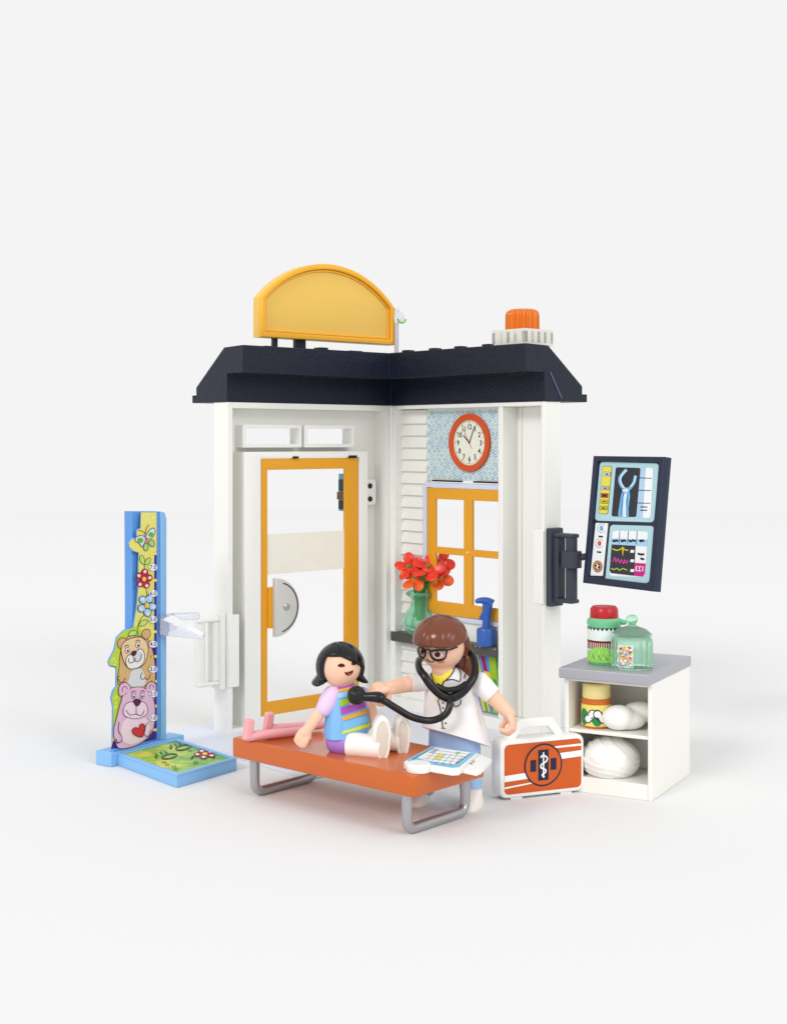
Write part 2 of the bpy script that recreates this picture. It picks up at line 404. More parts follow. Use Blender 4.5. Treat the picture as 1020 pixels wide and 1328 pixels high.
# wallpaper with clock
def rw(y, z, g): return XF[bld.name] @ Vector((-.545+g, y, z))
p = Print(rw)
pale = ink(216, 230, 222); p.poly([(2.22, 12.08), (7.78, 12.08), (7.78, TOP-.2), (2.22, TOP-.2)], pale, 0)
b1, b2, b3 = ink(140, 174, 214), ink(172, 200, 220), ink(228, 238, 226)
r_ = 0; z = 12.2
while z < TOP-.3:
    y = 2.36+(.19 if r_ % 2 else 0)
    while y < 7.7:
        c_ = b1 if random.random() < .7 else b2; j = random.uniform(-.03, .03); sz = random.uniform(.085, .12)
        for k in range(5): a = 2*pi*k/5+j*9; p.oval(y+sz*.8*cos(a)+j, z+sz*.8*sin(a), sz*.42, sz*.42, c_, 1, n=6, rings=1)
        p.oval(y+j, z, sz*.3, sz*.3, b3, 2, n=6, rings=1)
        p.oval(y+.19, z+.01, .035, .06, b2, 1, n=5, rings=1)
        y += .38
    z += .215; r_ += 1
p.done('wallpaper', bld)
ccy, ccz = 5.37, 13.92
XZp = XZ
ck = obj('clock', rprism([circ(ccy, ccz, 1.44, 64), circ(ccy, ccz, 1.13, 64)], .36, .54, .04), mat('clock_rim', (208, 80, 30), .35, .45), bld)
bm = rprism([circ(ccy, ccz, 1.14, 48)], .46, .54); obj('clock_face', bm, mat('clock_paper', (232, 234, 218), .5), ck)
p = Print(lambda y, z, g: XF[bld.name] @ Vector((-.455+g, y, z)))
for k in range(60):
    a = 2*pi*k/60; r0 = .96 if k % 5 == 0 else 1.03
    p.stroke([(ccy+r0*sin(a), ccz+r0*cos(a)), (ccy+1.07*sin(a), ccz+1.07*cos(a))], .03 if k % 5 == 0 else .018, INK, 0, curve=False)
for k in range(1, 13):
    a = 2*pi*k/12; p.text(str(k), (ccy+.80*sin(a), ccz+.80*cos(a)-.02), .36, INK, 0, u=(.92, 0))
p.stroke([(ccy, ccz), (ccy-.42, ccz+.36)], .06, INK, 1, curve=False).stroke([(ccy, ccz), (ccy+.38, ccz+.82)], .05, INK, 2, curve=False)
p.stroke([(ccy-.42, ccz+.66), (ccy+.18, ccz-.3)], .025, ink(200, 40, 40), 3, curve=False).oval(ccy, ccz, .05, .05, INK, 4)
p.done('dial_print', ck)
# shelf and the striped picture below it
bm = B(); box(bm, -.56, .06, .02, 7.74, 3.55, 4.05); sh = obj('shelf', bm, GREYP, bld, bevel=.04)
for y in (6.3, 6.6, 7.6): obj('shelf_clip', box(B(), .05, .09, y, y+.09, 3.94, 4.0), SILVER, sh)
p = Print(lambda y, z, g: XF[bld.name] @ Vector((-.5+g, y, z)))
p.poly([(4.6, .7), (7.76, .7), (7.76, 3.5), (4.6, 3.5)], ink(92, 140, 206), 0)
for y0, y1, zz, cc in ((5.4, 5.9, 3.5, (212, 200, 60)), (5.6, 5.75, 3.5, (80, 150, 80)), (6.1, 6.35, 3.5, (160, 24, 80)), (6.35, 6.75, 2.7, (232, 190, 30)), (6.7, 7.15, 3.5, (150, 190, 40)), (7.15, 7.3, 3.5, (58, 140, 60)), (7.3, 7.7, 2.9, (230, 190, 40)), (7.0, 7.2, 2.4, (60, 150, 60))):
    p.poly([(y0, zz), (y1, zz), (y1+.9, .75), (y0+.9, .75)] if y1+.9 < 7.76 else [(y0, zz), (y1, zz), (min(y1+.45, 7.75), .75), (y0+.3, .75)], ink(*cc), 1+y0*.3)
p.done('striped_picture', bld)

# roof: one moulded cornice running round the corner
PROF = [(1.3, 18.5), (-.25, 18.46), (-2.65, 16.62), (-2.65, 16.18), (-2.86, 16.14), (-2.86, 16.24), (-3.0, 16.24), (-3.0, 15.86), (0, 15.86), (0, 17.2), (1.3, 17.2)]
bm = B(); A_ = []; Bc = []; Cc = []
for oo, z in PROF:
    A_.append(bm.verts.new((LX+.05, oo, z))); Bc.append(bm.verts.new((oo, oo, z))); Cc.append(bm.verts.new((oo, RY+.05, z)))
n = len(PROF)
for i in range(n):
    j = (i+1) % n
    bm.faces.new((A_[i], A_[j], Bc[j], Bc[i])); bm.faces.new((Bc[i], Bc[j], Cc[j], Cc[i]))
bm.faces.new(A_); bm.faces.new(list(reversed(Cc))); bmesh.ops.recalc_face_normals(bm, faces=bm.faces)
roof = obj('roof', bm, NAVY, bld, bevel=.035)
for q in ((.75, 1.22, 2.2, 2.65, 18.6), (.75, 1.22, 4.2, 4.65, 18.6), (.75, 1.22, 6.0, 6.45, 18.6), (.75, 1.22, 7.9, 8.35, 18.6),
          (3.0, 3.8, .75, 1.24, 18.53), (8.3, 9.0, .75, 1.24, 18.53), (5.2, 5.7, .7, 1.24, 18.6)):
    obj('roof_stud', box(B(), q[0], q[1], q[2], q[3], 18.49, q[4]), NAVY, roof, bevel=.02)
bm = B(); vs = [(.35, 15.9), (.35, 15.9)]
tube(bm, [(-.35, RY+.07, 17.22), (-1.15, RY+.07, 16.0)], .03, 6); obj('roof_seam', bm, mat('seam_plastic', (96, 108, 138), .4), roof)
# sign: arch on the roof
def arch(ins=0):
    x0, x1, zb, zs, zt = -.56+ins, 8.13-ins, 19.07+ins, 21.0, 22.98-ins
    c_ = (x0+x1)/2; hw = (x1-x0)/2; zs2 = zs-ins*.15; h_ = zt-zs2; R_ = (hw*hw+h_*h_)/(2*h_); cz = zt-R_
    a0 = math.asin(hw/R_); pts = [(x0, zb), (x1, zb)]
    for k in range(33): a = a0-2*a0*k/32; pts.append((c_+R_*sin(a), cz+R_*cos(a)))
    return pts
sg = obj('sign', prism([arch(0)], .5, 1.0, .05, M=YZ @ Matrix.Translation((0, 0, 0))), YEL, bld)
YRIM = mat('yellow_rim_plastic', (242, 178, 48), .34, .45)
obj('sign_rim', prism([arch(0.0), arch(.28)], .3, .52, .07, M=YZ), YRIM, sg)
obj('sign_rim_inner', prism([arch(.3), arch(.4)], .42, .51, .03, M=YZ), YRIM, sg)
for x, ww in ((5.15, .6), (6.9, .2)): obj('sign_foot', box(B(), x, x+ww, -.92, -.6, 18.1, 19.12), NAVY, sg, bevel=.04)
# thin mast behind the sign
bm = B(); tube(bm, [(-.55, -.2, 18.4), (-.55, -.2, 20.25)], .12, 12); mst = obj('mast', bm, mat('mast_plastic', (214, 210, 220), .3, trans=.2), bld)
bm = B(); ball(bm, (-.72, -.2, 20.55), .3); ball(bm, (-.6, -.2, 20.95), .14); obj('mast_tip', bm, CLEAR, mst)
bm = B(); tube(bm, [(-.72+.29*cos(radians(a)), .02, 20.5+.26*sin(radians(a))) for a in range(190, 350, 12)], .045, 8); obj('mast_ring', bm, ink(120, 200, 60), mst)
# rooftop beacon
bx, by = -.1, 9.3
bm = B(); box(bm, bx-.98, bx+.98, by-1.05, by+1.05, 18.48, 18.6); box(bm, bx-.98, bx+.98, by-1.05, by+1.05, 19.12, 19.24)
box(bm, bx-.9, bx+.9, by-.97, by+.97, 18.6, 19.12)
for k in range(5):
    t = -1.0+2*k/4
    box(bm, bx-.98, bx+.98, by+t*.95-.1, by+t*.95+.1, 18.6, 19.12)
    box(bm, bx+t*.88-.1, bx+t*.88+.1, by-1.05, by+1.05, 18.6, 19.12)
bc = obj('beacon', bm, mat('beacon_base_plastic', (222, 220, 210), .45, .3), bld)
bm = B(); N_ = 180
prof = [(.76, 19.2), (.75, 19.95), (.7, 20.12), (.55, 20.22), (.28, 20.26)]; rings = []
for r, z in prof:
    rings.append([bm.verts.new((bx+(r*(1+.08*cos(15*2*pi*i/N_)))*cos(2*pi*i/N_), by+(r*(1+.08*cos(15*2*pi*i/N_)))*sin(2*pi*i/N_), z)) for i in range(N_)])
for a, b in zip(rings, rings[1:]):
    for i in range(N_): j = (i+1) % N_; bm.faces.new((a[i], a[j], b[j], b[i]))
bm.faces.new(rings[-1]); bm.faces.new(list(reversed(rings[0])))
obj('beacon_lens', bm, AMBER, bc)
bm = B(); lathe(bm, [(.32, 19.24), (.32, 19.9), (.2, 20.05), (0, 20.05)], (bx, by, 0)); obj('beacon_bulb', bm, mat('bulb', (250, 180, 60), .3), bc)
# hinge brackets at the two wall ends
def bracket(name, M, m, m2, z0, z1):
    # local: u = across the wall end (0 .. 1.17), v = out from the end
    bm = B(); box(bm, .12, 1.02, 0, .3, z0, z1, M); r = obj(name, bm, m, bld, bevel=.06)
    for zz in (z1-.42, z0+.22): obj('flange', box(B(), .25, .85, .28, 1.45, zz, zz+.2, M), m, r, bevel=.08)
    bm = B(); lathe(bm, [(.27, z0+.3), (.27, z1-.3)], M=M @ Matrix.Translation((.55, 1.2, 0)), seg=24); obj('hinge_bar', bm, m, r)
    bm = B(); box(bm, .3, .8, .28, .62, z0+.42, z1-.42, M); obj('web', bm, m, r, bevel=.04)
    bm = B(); box(bm, -.12, 0.02, -.6, .02, z0+.1, z1-.1, M); obj('wrap', bm, m2, r, bevel=.05)
    return r
ML = Matrix(((0, 1, 0, LX), (-1, 0, 0, 0), (0, 0, 1, 0), (0, 0, 0, 1)))
MR = Matrix(((-1, 0, 0, 0), (0, 1, 0, RY), (0, 0, 1, 0), (0, 0, 0, 1)))
bracket('wall_bracket', ML, WHITE, WHITE2, 2.2, 5.85)
bracket('wall_bracket', MR, SLATE, WHITE2, 6.3, 9.95)

# ============================================================ MONITOR
Mo = Vector((8.72, 62.5, 7.50)); mu = Vector((.571, -.821, 0)).normalized(); mn = Vector((-.821, -.571, 0)).normalized()
s_, c_ = .113, .9936; mv = Vector((-mn.x*s_, -mn.y*s_, c_)); mnn = mu.cross(mv).normalized()
MM = Matrix((( mu.x, mv.x, mnn.x, Mo.x), (mu.y, mv.y, mnn.y, Mo.y), (mu.z, mv.z, mnn.z, Mo.z), (0, 0, 0, 1)))
mon = thing('wall_monitor', 'tall dark framed toy medical screen with x-ray and heart traces, held beside the right wall', 'monitor', Mo)
bm = prism([[(0, 0), (4.44, 0), (4.44, 5.85), (0, 5.85)], [(.3, .32), (4.14, .32), (4.14, 5.6), (.3, 5.6)]], -.4, .1, .05, M=MM)
fr = obj('frame', bm, mat('monitor_plastic', (36, 44, 66), .4, .4, bump=.1), mon, world=True)
bm = B(); box(bm, .1, 4.34, .1, 5.75, -.38, -.05, MM); obj('back_panel', bm, mat('monitor_panel', (44, 50, 64), .4, .3), mon, world=True)
cm = crop(740, 580, 6.643)
P0 = MM @ Vector((1, 1, -.05))
p = Print(on_plane(P0, mnn), .012)
aqua = ink(178, 214, 222); wht = ink(240, 243, 244); dk = mat('screen_black', (40, 42, 50), .25, .5)
def rr(x0, y0, x1, y1, r, sk=-.088):
    out = []
    for x, y in rrect(x0, y0, x1, y1, r, 3): out.append((x+sk*(y-y0), y+.03*(x-x0)))
    return out
p.poly(cm(*rr(252, 125, 760, 632, 28)), aqua, 0)
p.poly(cm(*rr(214, 652, 322, 1105, 6, -.10)), wht, 0)
p.poly(cm(*rr(340, 668, 718, 1160, 28, -.09)), aqua, 0)
p.poly(cm(*rr(274, 160, 358, 575, 16)), ink(70, 80, 60), 1).poly(cm(*rr(277, 164, 354, 571, 14)), ink(226, 216, 86), 2)
for x, y, w_, h_, cc in ((285, 212, 62, 38, (214, 222, 226)), (268, 334, 66, 36, (206, 196, 200)), (262, 396, 64, 40, (176, 62, 40)), (258, 452, 66, 34, (212, 196, 50)), (252, 506, 66, 36, (206, 196, 60))):
    p.poly(cm((x, y), (x+w_, y+2), (x+w_-3, y+h_), (x-3, y+h_-2)), INK, 3)
    p.poly(cm((x+3, y+4), (x+w_-4, y+5), (x+w_-7, y+h_-4), (x, y+h_-5)), ink(*cc), 4)
    p.poly(cm((x+18, y+14), (x+w_-18, y+14), (x+w_-20, y+h_-12), (x+16, y+h_-12)), INK, 5)
p.poly(cm(*rr(388, 172, 602, 596, 16)), dk, 1)
p.poly(cm((600, 175), (700, 178), (712, 195), (690, 600), (672, 612), (565, 606)), ink(178, 206, 232), 1)
p.poly(cm((648, 178), (700, 178), (712, 195), (690, 600), (672, 612), (622, 608)), wht, 2)
for y in (264, 370, 480): p.stroke(cm((598-(y-180)*.08, y), (704-(y-180)*.06, y+4)), .9, INK, 3, curve=False)
for y in (514, 542): p.stroke(cm((602, y), (660, y+2)), 1.3, INK, 3, curve=False)
bl, bl2, bl3 = ink(120, 184, 226), ink(214, 236, 248), ink(70, 130, 180)
# bones: forked forearm
p.blob(cm((412, 590), (425, 480), (440, 400), (470, 362), (505, 378), (512, 430), (500, 520), (498, 596), (455, 596)), bl, 3)
p.blob(cm((450, 592), (456, 480), (462, 410), (488, 400), (478, 480), (484, 592)), bl2, 4)
p.stroke(cm((438, 590), (444, 470), (458, 390)), 1.0, bl3, 5).stroke(cm((484, 590), (486, 480), (492, 400)), .9, bl3, 5)
p.stroke(cm((484, 192), (440, 240), (424, 280), (440, 330), (472, 366)), 4.3, bl, 3).stroke(cm((482, 198), (444, 242), (432, 282), (446, 326), (470, 356)), 1.7, bl2, 5)
p.stroke(cm((560, 244), (548, 300), (518, 345), (492, 366)), 4.0, bl, 3).stroke(cm((560, 248), (550, 300), (518, 340)), 1.5, bl2, 5)
p.oval(*cm((478, 372))[0], 4.6, 3.6, bl2, 5).stroke(cm((450, 362), (478, 352), (506, 366)), .7, bl3, 6).stroke(cm((452, 380), (480, 390), (504, 378)), .7, bl3, 6)
# lower screen
p.poly(cm(*rr(362, 718, 666, 1110, 22, -.07)), wht, 1)
p.poly(cm((358, 785), (662, 795), (656, 855), (352, 838)), ink(168, 206, 234), 2)
for x in (424, 498, 574): p.stroke(cm((x, 722), (x-8, 836)), .8, ink(90, 110, 130), 3, curve=False)
for x, w_ in ((362, 50), (432, 46), (500, 62), (594, 40)): p.stroke(cm((x, 800), (x+w_*.3, 812), (x+w_*.6, 802), (x+w_, 812)), 2.4, INK, 4)
p.poly(cm((354, 838), (560, 850), (546, 1108), (350, 1085), (336, 1065)), dk, 3)
p.poly(cm((552, 996), (646, 1002), (638, 1096), (622, 1116), (544, 1108)), ink(202, 32, 130), 3)
p.stroke(cm((362, 876), (400, 890), (436, 878), (446, 858), (452, 938), (458, 860), (468, 884), (498, 888)), 1.3, ink(232, 214, 40), 4, curve=False)
p.stroke(cm((362, 985), (384, 952), (392, 990), (410, 962), (424, 998), (440, 968), (456, 1002), (470, 970), (482, 1000), (496, 972)), 1.3, ink(214, 60, 160), 4)
p.stroke(cm((352, 1044), (378, 1054), (400, 1044), (424, 1060), (450, 1046), (490, 1060)), 1.3, ink(180, 200, 60), 4)
for y in (884, 966, 1050): p.poly(cm((520, y), (550, y+2), (546, y+26), (514, y+24)), wht, 4)
for x, y, w_ in ((578, 916, 56), (602, 956, 32)): p.stroke(cm((x, y), (x+w_*.5, y+8), (x+w_, y+6)), 2.6, INK, 4)
p.text('123', cm((596, 1050))[0], 9.5, wht, 4, u=(-.85, -.05), v=(.08, -1))
# dials
for x, y, cc in ((264, 698, (86, 150, 214)), (248, 828, (210, 40, 36))):
    X_, Y_ = cm((x, y))[0]
    for k in range(14): a = radians(-45+k*21)+pi/2; p.stroke([(X_+4.6*cos(a), Y_+4.9*sin(a)), (X_+5.9*cos(a), Y_+6.3*sin(a))], .5, INK, 2, curve=False)
    p.oval(X_, Y_, 2.3, 3.2, ink(*cc), 2); p.oval(X_, Y_, 1.3, 1.6, ink(min(cc[0]+50, 255), min(cc[1]+50, 255), min(cc[2]+30, 255)), 3)
for x, y in ((240, 768), (226, 902)): p.stroke(cm((x, y), (x+38, y+4)), 2.0, INK, 2, curve=False)
X_, Y_ = cm((232, 1028))[0]
p.oval(X_, Y_, 6.1, 7.8, INK, 2).oval(X_, Y_, 5.5, 7.2, ink(214, 140, 70), 3).oval(X_, Y_, 3.6, 4.9, INK, 4)
p.stroke([(X_, Y_-4), (X_, Y_+4)], 1.2, wht, 5, curve=False).stroke([(X_-2, Y_-3), (X_+2, Y_-1), (X_-2, Y_+1), (X_+2, Y_+3)], .9, wht, 5)
p.done('screen_print', mon)
# arm: clip ring on the bracket bar, then a ball joint
MB_ = XF[bld.name] @ MR
bar = MB_ @ Vector((.55, 1.2, 8.55))
bm = B(); lathe(bm, [(.27, -.38), (.47, -.38), (.47, .38), (.27, .38)], tuple(bar), seg=28); arm = obj('clip', bm, SLATE, mon, world=True)
end = Mo+mu*.15+mv*1.35-mnn*.42
bm = B(); limb(bm, [bar+(end-bar).normalized()*.45, end], [.16, .14]); ball(bm, end, .24); obj('ball_joint', bm, SLATE, mon, world=True)

# ============================================================ SHELF ITEMS
def bl_pt(x, y, z): return XF[bld.name] @ Vector((x, y, z))
vp = bl_pt(-.05, 1.75, 4.05); vp = Vector(((544.5-CX)/F*vp.y, vp.y, 4.05))
vase = thing('flower_vase', 'green translucent vase holding red and orange flowers on the dark shelf', 'vase', vp)
prof = [(.0, .0), (.5, 0), (.78, .2), (.93, .6), (.88, .95), (.6, 1.3), (.42, 1.6), (.45, 1.85), (.66, 2.0), (.7, 2.12), (.64, 2.2), (.52, 2.1), (.36, 1.9), (.33, 1.6), (.5, 1.25), (.76, .92), (.82, .6), (.68, .28), (.4, .12), (0, .12)]
obj('vase_body', lathe(B(), prof), GREENG, vase)
bm = B(); tube(bm, [(.68*cos(2*pi*k/32), .68*sin(2*pi*k/32), 2.1) for k in range(32)], .07, 10, closed=True); obj('rim', bm, GREENG, vase)
flc = [(555, 737, -.5, 0, 1.12, 'red flower facing out at the centre of the green vase'),
       (531, 736, -.1, -.5, .95, 'red flower drooping left over the green vase'),
       (570, 730, -.1, .4, .95, 'red flower at the upper right of the vase bouquet'),
       (538, 750, -.3, -.35, .95, 'orange flower low on the left of the vase bouquet'),
       (569, 748, -.25, .4, .95, 'orange flower low on the right of the vase bouquet')]
for k, (px, py, dy, lean, sc, lab) in enumerate(flc):
    c0 = D(px, py, vp.y+dy); f = thing('flower', lab, 'flower', c0, 0, 'flowers in the green vase')
    ax = Vector((lean*.5, -.82, .42)).normalized() if k else Vector((0, -.72, .7)).normalized()
    Mf = Matrix.Translation(c0) @ ax.to_track_quat('Z', 'Y').to_matrix().to_4x4()
    m_ = POPPY if k < 3 else POPPY2
    bm = B()
    for q in range(5):
        a = 2*pi*q/5+k*.5
        ball(bm, Vector((0, 0, 0)), (.36*sc, .31*sc, .08), Mf @ Matrix.Rotation(a, 4, 'Z') @ Matrix.Translation((.50*sc, 0, .05)) @ Matrix.Rotation(-.28, 4, 'Y') @ Matrix.Rotation(.35, 4, 'X'), 18, 10)
    ball(bm, Vector((0, 0, 0)), (.28*sc, .28*sc, .12), Mf, 14, 8)
    obj('petals', bm, m_, f, world=True)
    bm = B(); ball(bm, Vector((0, 0, 0)), (.11, .11, .1), Mf @ Matrix.Translation((0, 0, .16)), 12, 8); obj('flower_centre', bm, LEAF, f, world=True)
    bot = vp+Vector((lean*.35, dy*.4, .75)); mid = vp+Vector((lean*.42, dy*.5, 2.2))
    bm = B(); tube(bm, smooth_path([bot, mid, (mid+c0)/2+Vector((0, 0, .15)), c0-ax*.1], 6), .11 if k else .16, 10); obj('stem', bm, LEAF, f, world=True)
sp = bl_pt(-.12, 7.0, 4.05); sp = Vector(((630-CX)/F*sp.y, sp.y, 4.05))
spr = thing('spray_bottle', 'small solid blue spray bottle on the dark shelf beside the window', 'spray bottle', sp)
bm = B(); lathe(bm, [(0, 0), (.42, 0), (.46, .05), (.46, .78), (.42, .86), (.2, .92), (.18, 1.05)], seg=32); obj('bottle', bm, BLUEP, spr)
bm = B(); tube(bm, [(0, 0, .9), (0.02, 0, 1.2), (.05, 0, 1.75), (.08, 0, 2.05)], [.19, .2, .24, .25], 20); obj('neck', bm, BLUEP, spr)
bm = B(); tube(bm, smooth_path([(-.52, 0, 2.12), (-.3, 0, 2.2), (.05, 0, 2.16), (.27, 0, 2.02)], 5), [.06]+[.1+.011*i for i in range(15)], 18); obj('spray_head', bm, BLUEP, spr, smooth=50)
bm = B(); vs = [bm.verts.new(v) for v in ((-.02, -.1, 1.9), (-.02, .1, 1.9), (-.36, .1, 1.35), (-.36, -.1, 1.35), (-.3, .1, 1.28), (-.3, -.1, 1.28), (0, .1, 1.25), (0, -.1, 1.25))]
for q in ((0, 1, 2, 3), (3, 2, 4, 5), (5, 4, 6, 7), (7, 6, 1, 0), (1, 6, 4, 2), (0, 3, 5, 7)): bm.faces.new([vs[i] for i in q])
bmesh.ops.recalc_face_normals(bm, faces=bm.faces); obj('trigger', bm, BLUEP, spr, bevel=.03)

# ============================================================ HEIGHT CHART
ha = radians(55); HO = Vector((-12.1, 58.5, 0))
hc = thing('height_chart', 'light blue toy growth chart with two drawn bears, standing left of the clinic', 'height chart', HO, ha)
hu = Vector((cos(ha), sin(ha), 0)); hn = Vector((sin(ha), -cos(ha), 0))
bm = B(); box(bm, 0, 4.5, 0, .95, 0, .62); obj('base_bar', bm, SKYB, hc, bevel=.05)
PQ = [(-.93, -4.78), (2.67, -4.78), (3.98, 0.0), (.38, 0.0)]
def inset(q, d):
    cx = sum(a for a, b in q)/4; cy = sum(b for a, b in q)/4
    return [(cx+(a-cx)*(1-d/1.9), cy+(b-cy)*(1-d/2.5)) for a, b in q]
stp = obj('step_platform', prism([PQ], 0, .46, .05), SKYB, hc)
obj('platform_rim', prism([PQ, inset(PQ, .2)], .45, .56, .03), SKYB, stp)
bm = prism([inset(PQ, .22)], .44, .48); 
grass = mat('grass_print', (150, 200, 60), .35)
nt = grass.node_tree; Nn = nt.nodes; tc = Nn.new('ShaderNodeTexCoord'); nz = Nn.new('ShaderNodeTexNoise'); nz.inputs['Scale'].default_value = 1.1; nz.inputs['Detail'].default_value = 3
cr = Nn.new('ShaderNodeValToRGB'); cr.color_ramp.elements[0].position = .42; cr.color_ramp.elements[0].color = (lin(86), lin(160), lin(50), 1)
cr.color_ramp.elements[1].position = .68; cr.color_ramp.elements[1].color = (lin(226), lin(214), lin(60), 1)
e_ = cr.color_ramp.elements.new(.55); e_.color = (lin(150), lin(196), lin(52), 1)
nt.links.new(tc.outputs['Object'], nz.inputs['Vector']); nt.links.new(nz.outputs['Fac'], cr.inputs['Fac']); nt.links.new(cr.outputs['Color'], Nn['Principled BSDF'].inputs['Base Color'])
mt = obj('grass_mat', bm, grass, stp)
c4 = crop(110, 830, 4.857)
p = Print(on_plane((0, 0, .48), (0, 0, 1)))
dg_ = ink(22, 66, 40)
for x, y, rx, ry, rt in ((532, 736, 9.5, 2.9, -.15), (620, 680, 9.8, 3.1, -.15)):
    X_, Y_ = c4((x, y))[0]; p.stroke([(X_+rx*cos(a)*1.0, Y_+ry*sin(a)-rx*cos(a)*.18) for a in [radians(k*24) for k in range(15)]], 1.7, dg_, 1, closed=True); p.stroke([(X_+rx*.7*cos(a), Y_+ry*.55*sin(a)-rx*.7*cos(a)*.18+1.2) for a in [radians(k*20) for k in range(10)]], 1.5, dg_, 2)
for x, y in ((447, 742), (452, 728), (480, 716), (512, 712), (540, 684), (545, 672), (572, 664), (600, 660), (640, 660)): X_, Y_ = c4((x, y))[0]; p.stroke([(X_-1.5, Y_-1.6), (X_+1.4, Y_+1.5)], 1.6, dg_, 1, curve=False)
gg = ink(60, 140, 50); random.seed(4)
for x, y in ((700, 780), (560, 800), (520, 790), (690, 740), (660, 700), (570, 815), (700, 770), (500, 775)):
    X_, Y_ = c4((x, y))[0]
    for k in range(4): p.stroke([(X_+k*1.4-2, Y_+1), (X_+k*1.6-2.6+random.uniform(-.8, .8), Y_-1.6)], .7, gg, 1, curve=False)
X_, Y_ = c4((756, 722))[0]; rd = ink(190, 24, 40)
for k in range(5): a = 2*pi*k/5+.5; p.oval(X_+9.2*cos(a), Y_+3.9*sin(a), 5.6, 2.8, INK, 1).oval(X_+9.2*cos(a), Y_+3.9*sin(a), 4.6, 2.1, rd, 2).oval(X_+10*cos(a), Y_+4.2*sin(a), 2.4, 1.1, wht, 3)
p.oval(X_, Y_, 3.3, 1.7, ink(240, 210, 60), 4)
for a in (-15, 12): p.stroke([(X_+a, Y_+3), (X_+a*1.1-2, Y_+6)], 2.2, dg_, 1, curve=False)
p.done('mat_print', stp)
# upright board
BY = .25
inv = XF[hc.name].inverted(); fb = on_plane(HO+Vector((-sin(ha), cos(ha), 0))*BY, hn)
def toboard(pts): return [((inv @ fb(x, y, 0)).x, (inv @ fb(x, y, 0)).z) for x, y in pts]
c3 = crop(110, 650, 4.857)
outl = [(349, 64), (342, 165), (316, 176), (316, 226), (286, 228), (266, 262), (274, 296), (300, 320), (330, 328), (325, 560), (316, 660), (296, 788), (236, 812), (192, 856), (176, 935), (150, 985), (138, 1014), (150, 1042), (190, 1052), (188, 1165), (168, 1192), (156, 1240), (168, 1300), (164, 1560), (152, 1576), (460, 1511), (458, 64)]
ob = toboard(c3(*outl)); YZb = lambda d: Matrix(((1, 0, 0, 0), (0, 0, -1, d), (0, 1, 0, 0), (0, 0, 0, 1)))
ob[-3] = (ob[-3][0], .6); ob[-4] = (ob[-4][0], ob[-4][1]); 
obj('picture_board', prism([[(a, max(b, .6)) for a, b in ob]], -BY, -BY+.22, .03, M=YZb(0)), MIDB, hc)
po = toboard(c3((297, 64), (300, 700), (296, 1400), (296, 1530), (488, 1480), (490, 110), (478, 72), (455, 64)))
po = [(a, max(b, .6)) for a, b in po]
obj('post', prism([po], -BY-.5, -BY-.02, .04, M=YZb(0)), MIDB, hc)
po2 = toboard(c3((452, 64), (455, 1502), (488, 1490), (490, 110), (478, 70)))
obj('ruler_edge', prism([[(a, max(b, .6)) for a, b in po2]], -BY-.1, -BY+.26, .04, M=YZb(0)), SKYB, hc)
p = Print(on_plane(HO-hn*(BY-.22)+Vector((0, 0, 0)), hn), .01)
ye = ink(228, 222, 116); gr = ink(190, 212, 60); pu = ink(58, 44, 150); plum = ink(78, 26, 74)
ins = [(352, 70), (350, 172), (326, 184), (326, 234), (292, 240), (276, 264), (282, 290), (304, 312), (338, 322), (334, 560), (326, 664), (306, 796), (242, 820), (200, 862), (186, 940), (160, 988), (148, 1014), (156, 1032), (198, 1042), (200, 1165), (180, 1196), (168, 1240), (178, 1300), (176, 1480), (162, 1562), (450, 1500), (450, 70)]
p.poly(c3(*ins), ye, 0)
p.poly(c3((306, 796), (242, 820), (200, 862), (186, 940), (160, 988), (148, 1014), (156, 1032), (198, 1042), (200, 1165), (180, 1196), (168, 1240), (178, 1300), (176, 1480), (300, 1480), (380, 900), (340, 780)), gr, 1)
p.poly(c3((176, 1510), (162, 1562), (450, 1500), (450, 1440), (380, 1480), (280, 1540)), pu, 1)
random.seed(3)
for x, y in [(365, 95), (395, 85), (425, 100), (380, 120), (405, 135), (430, 130), (365, 140), (400, 108), (180, 990), (190, 1010), (185, 1030), (170, 1005), (190, 1060+180), (195, 1270), (185, 1300), (345, 380), (350, 440), (420, 380), (345, 600), (350, 650), (420, 720), (355, 720), (195, 1290), (200, 1230), (210, 1150), (345, 350), (430, 350)]: X_, Y_ = c3((x, y))[0]; p.oval(X_, Y_, .9, 1.1, ink(244, 244, 200), 2, n=8, rings=1)
# ruler strip
p.poly(c3((435, 320), (450, 320), (450, 1490), (435, 1496)), pu, 2)
p.poly(c3((408, 880), (440, 880), (440, 1100), (408, 1090)), pu, 2)
for y in (332, 500, 664, 824, 980, 1136, 1292, 1442): p.poly(c3((408, y-8), (450, y-10), (450, y+6), (408, y+8)), ink(240, 226, 90), 3)
# tan bear
tan = ink(214, 176, 118); tan2 = ink(232, 204, 156); crm = ink(236, 232, 224); pk = ink(226, 160, 160)
def out(pts, m, lv, wd=.75, mp=c3): p.blob(mp(*pts), m, lv); p.stroke(mp(*pts), wd, plum, lv+1, closed=True)
out([(222, 955), (214, 1040), (204, 1130), (230, 1160), (400, 1160), (440, 1120), (432, 980), (400, 880), (340, 850), (260, 860)], tan, 3)
out([(232, 930), (206, 915), (204, 885), (222, 862), (250, 866), (262, 885)], tan, 5); out([(356, 848), (360, 820), (384, 806), (406, 818), (406, 850), (384, 870)], tan, 5)
p.blob(c3((226, 915), (218, 898), (228, 884), (246, 890)), pk, 7).blob(c3((372, 850), (374, 832), (388, 826), (394, 842)), pk, 7)
out([(226, 960), (232, 900), (280, 866), (345, 858), (385, 890), (392, 950), (372, 1020), (320, 1054), (258, 1040)], tan2, 8)
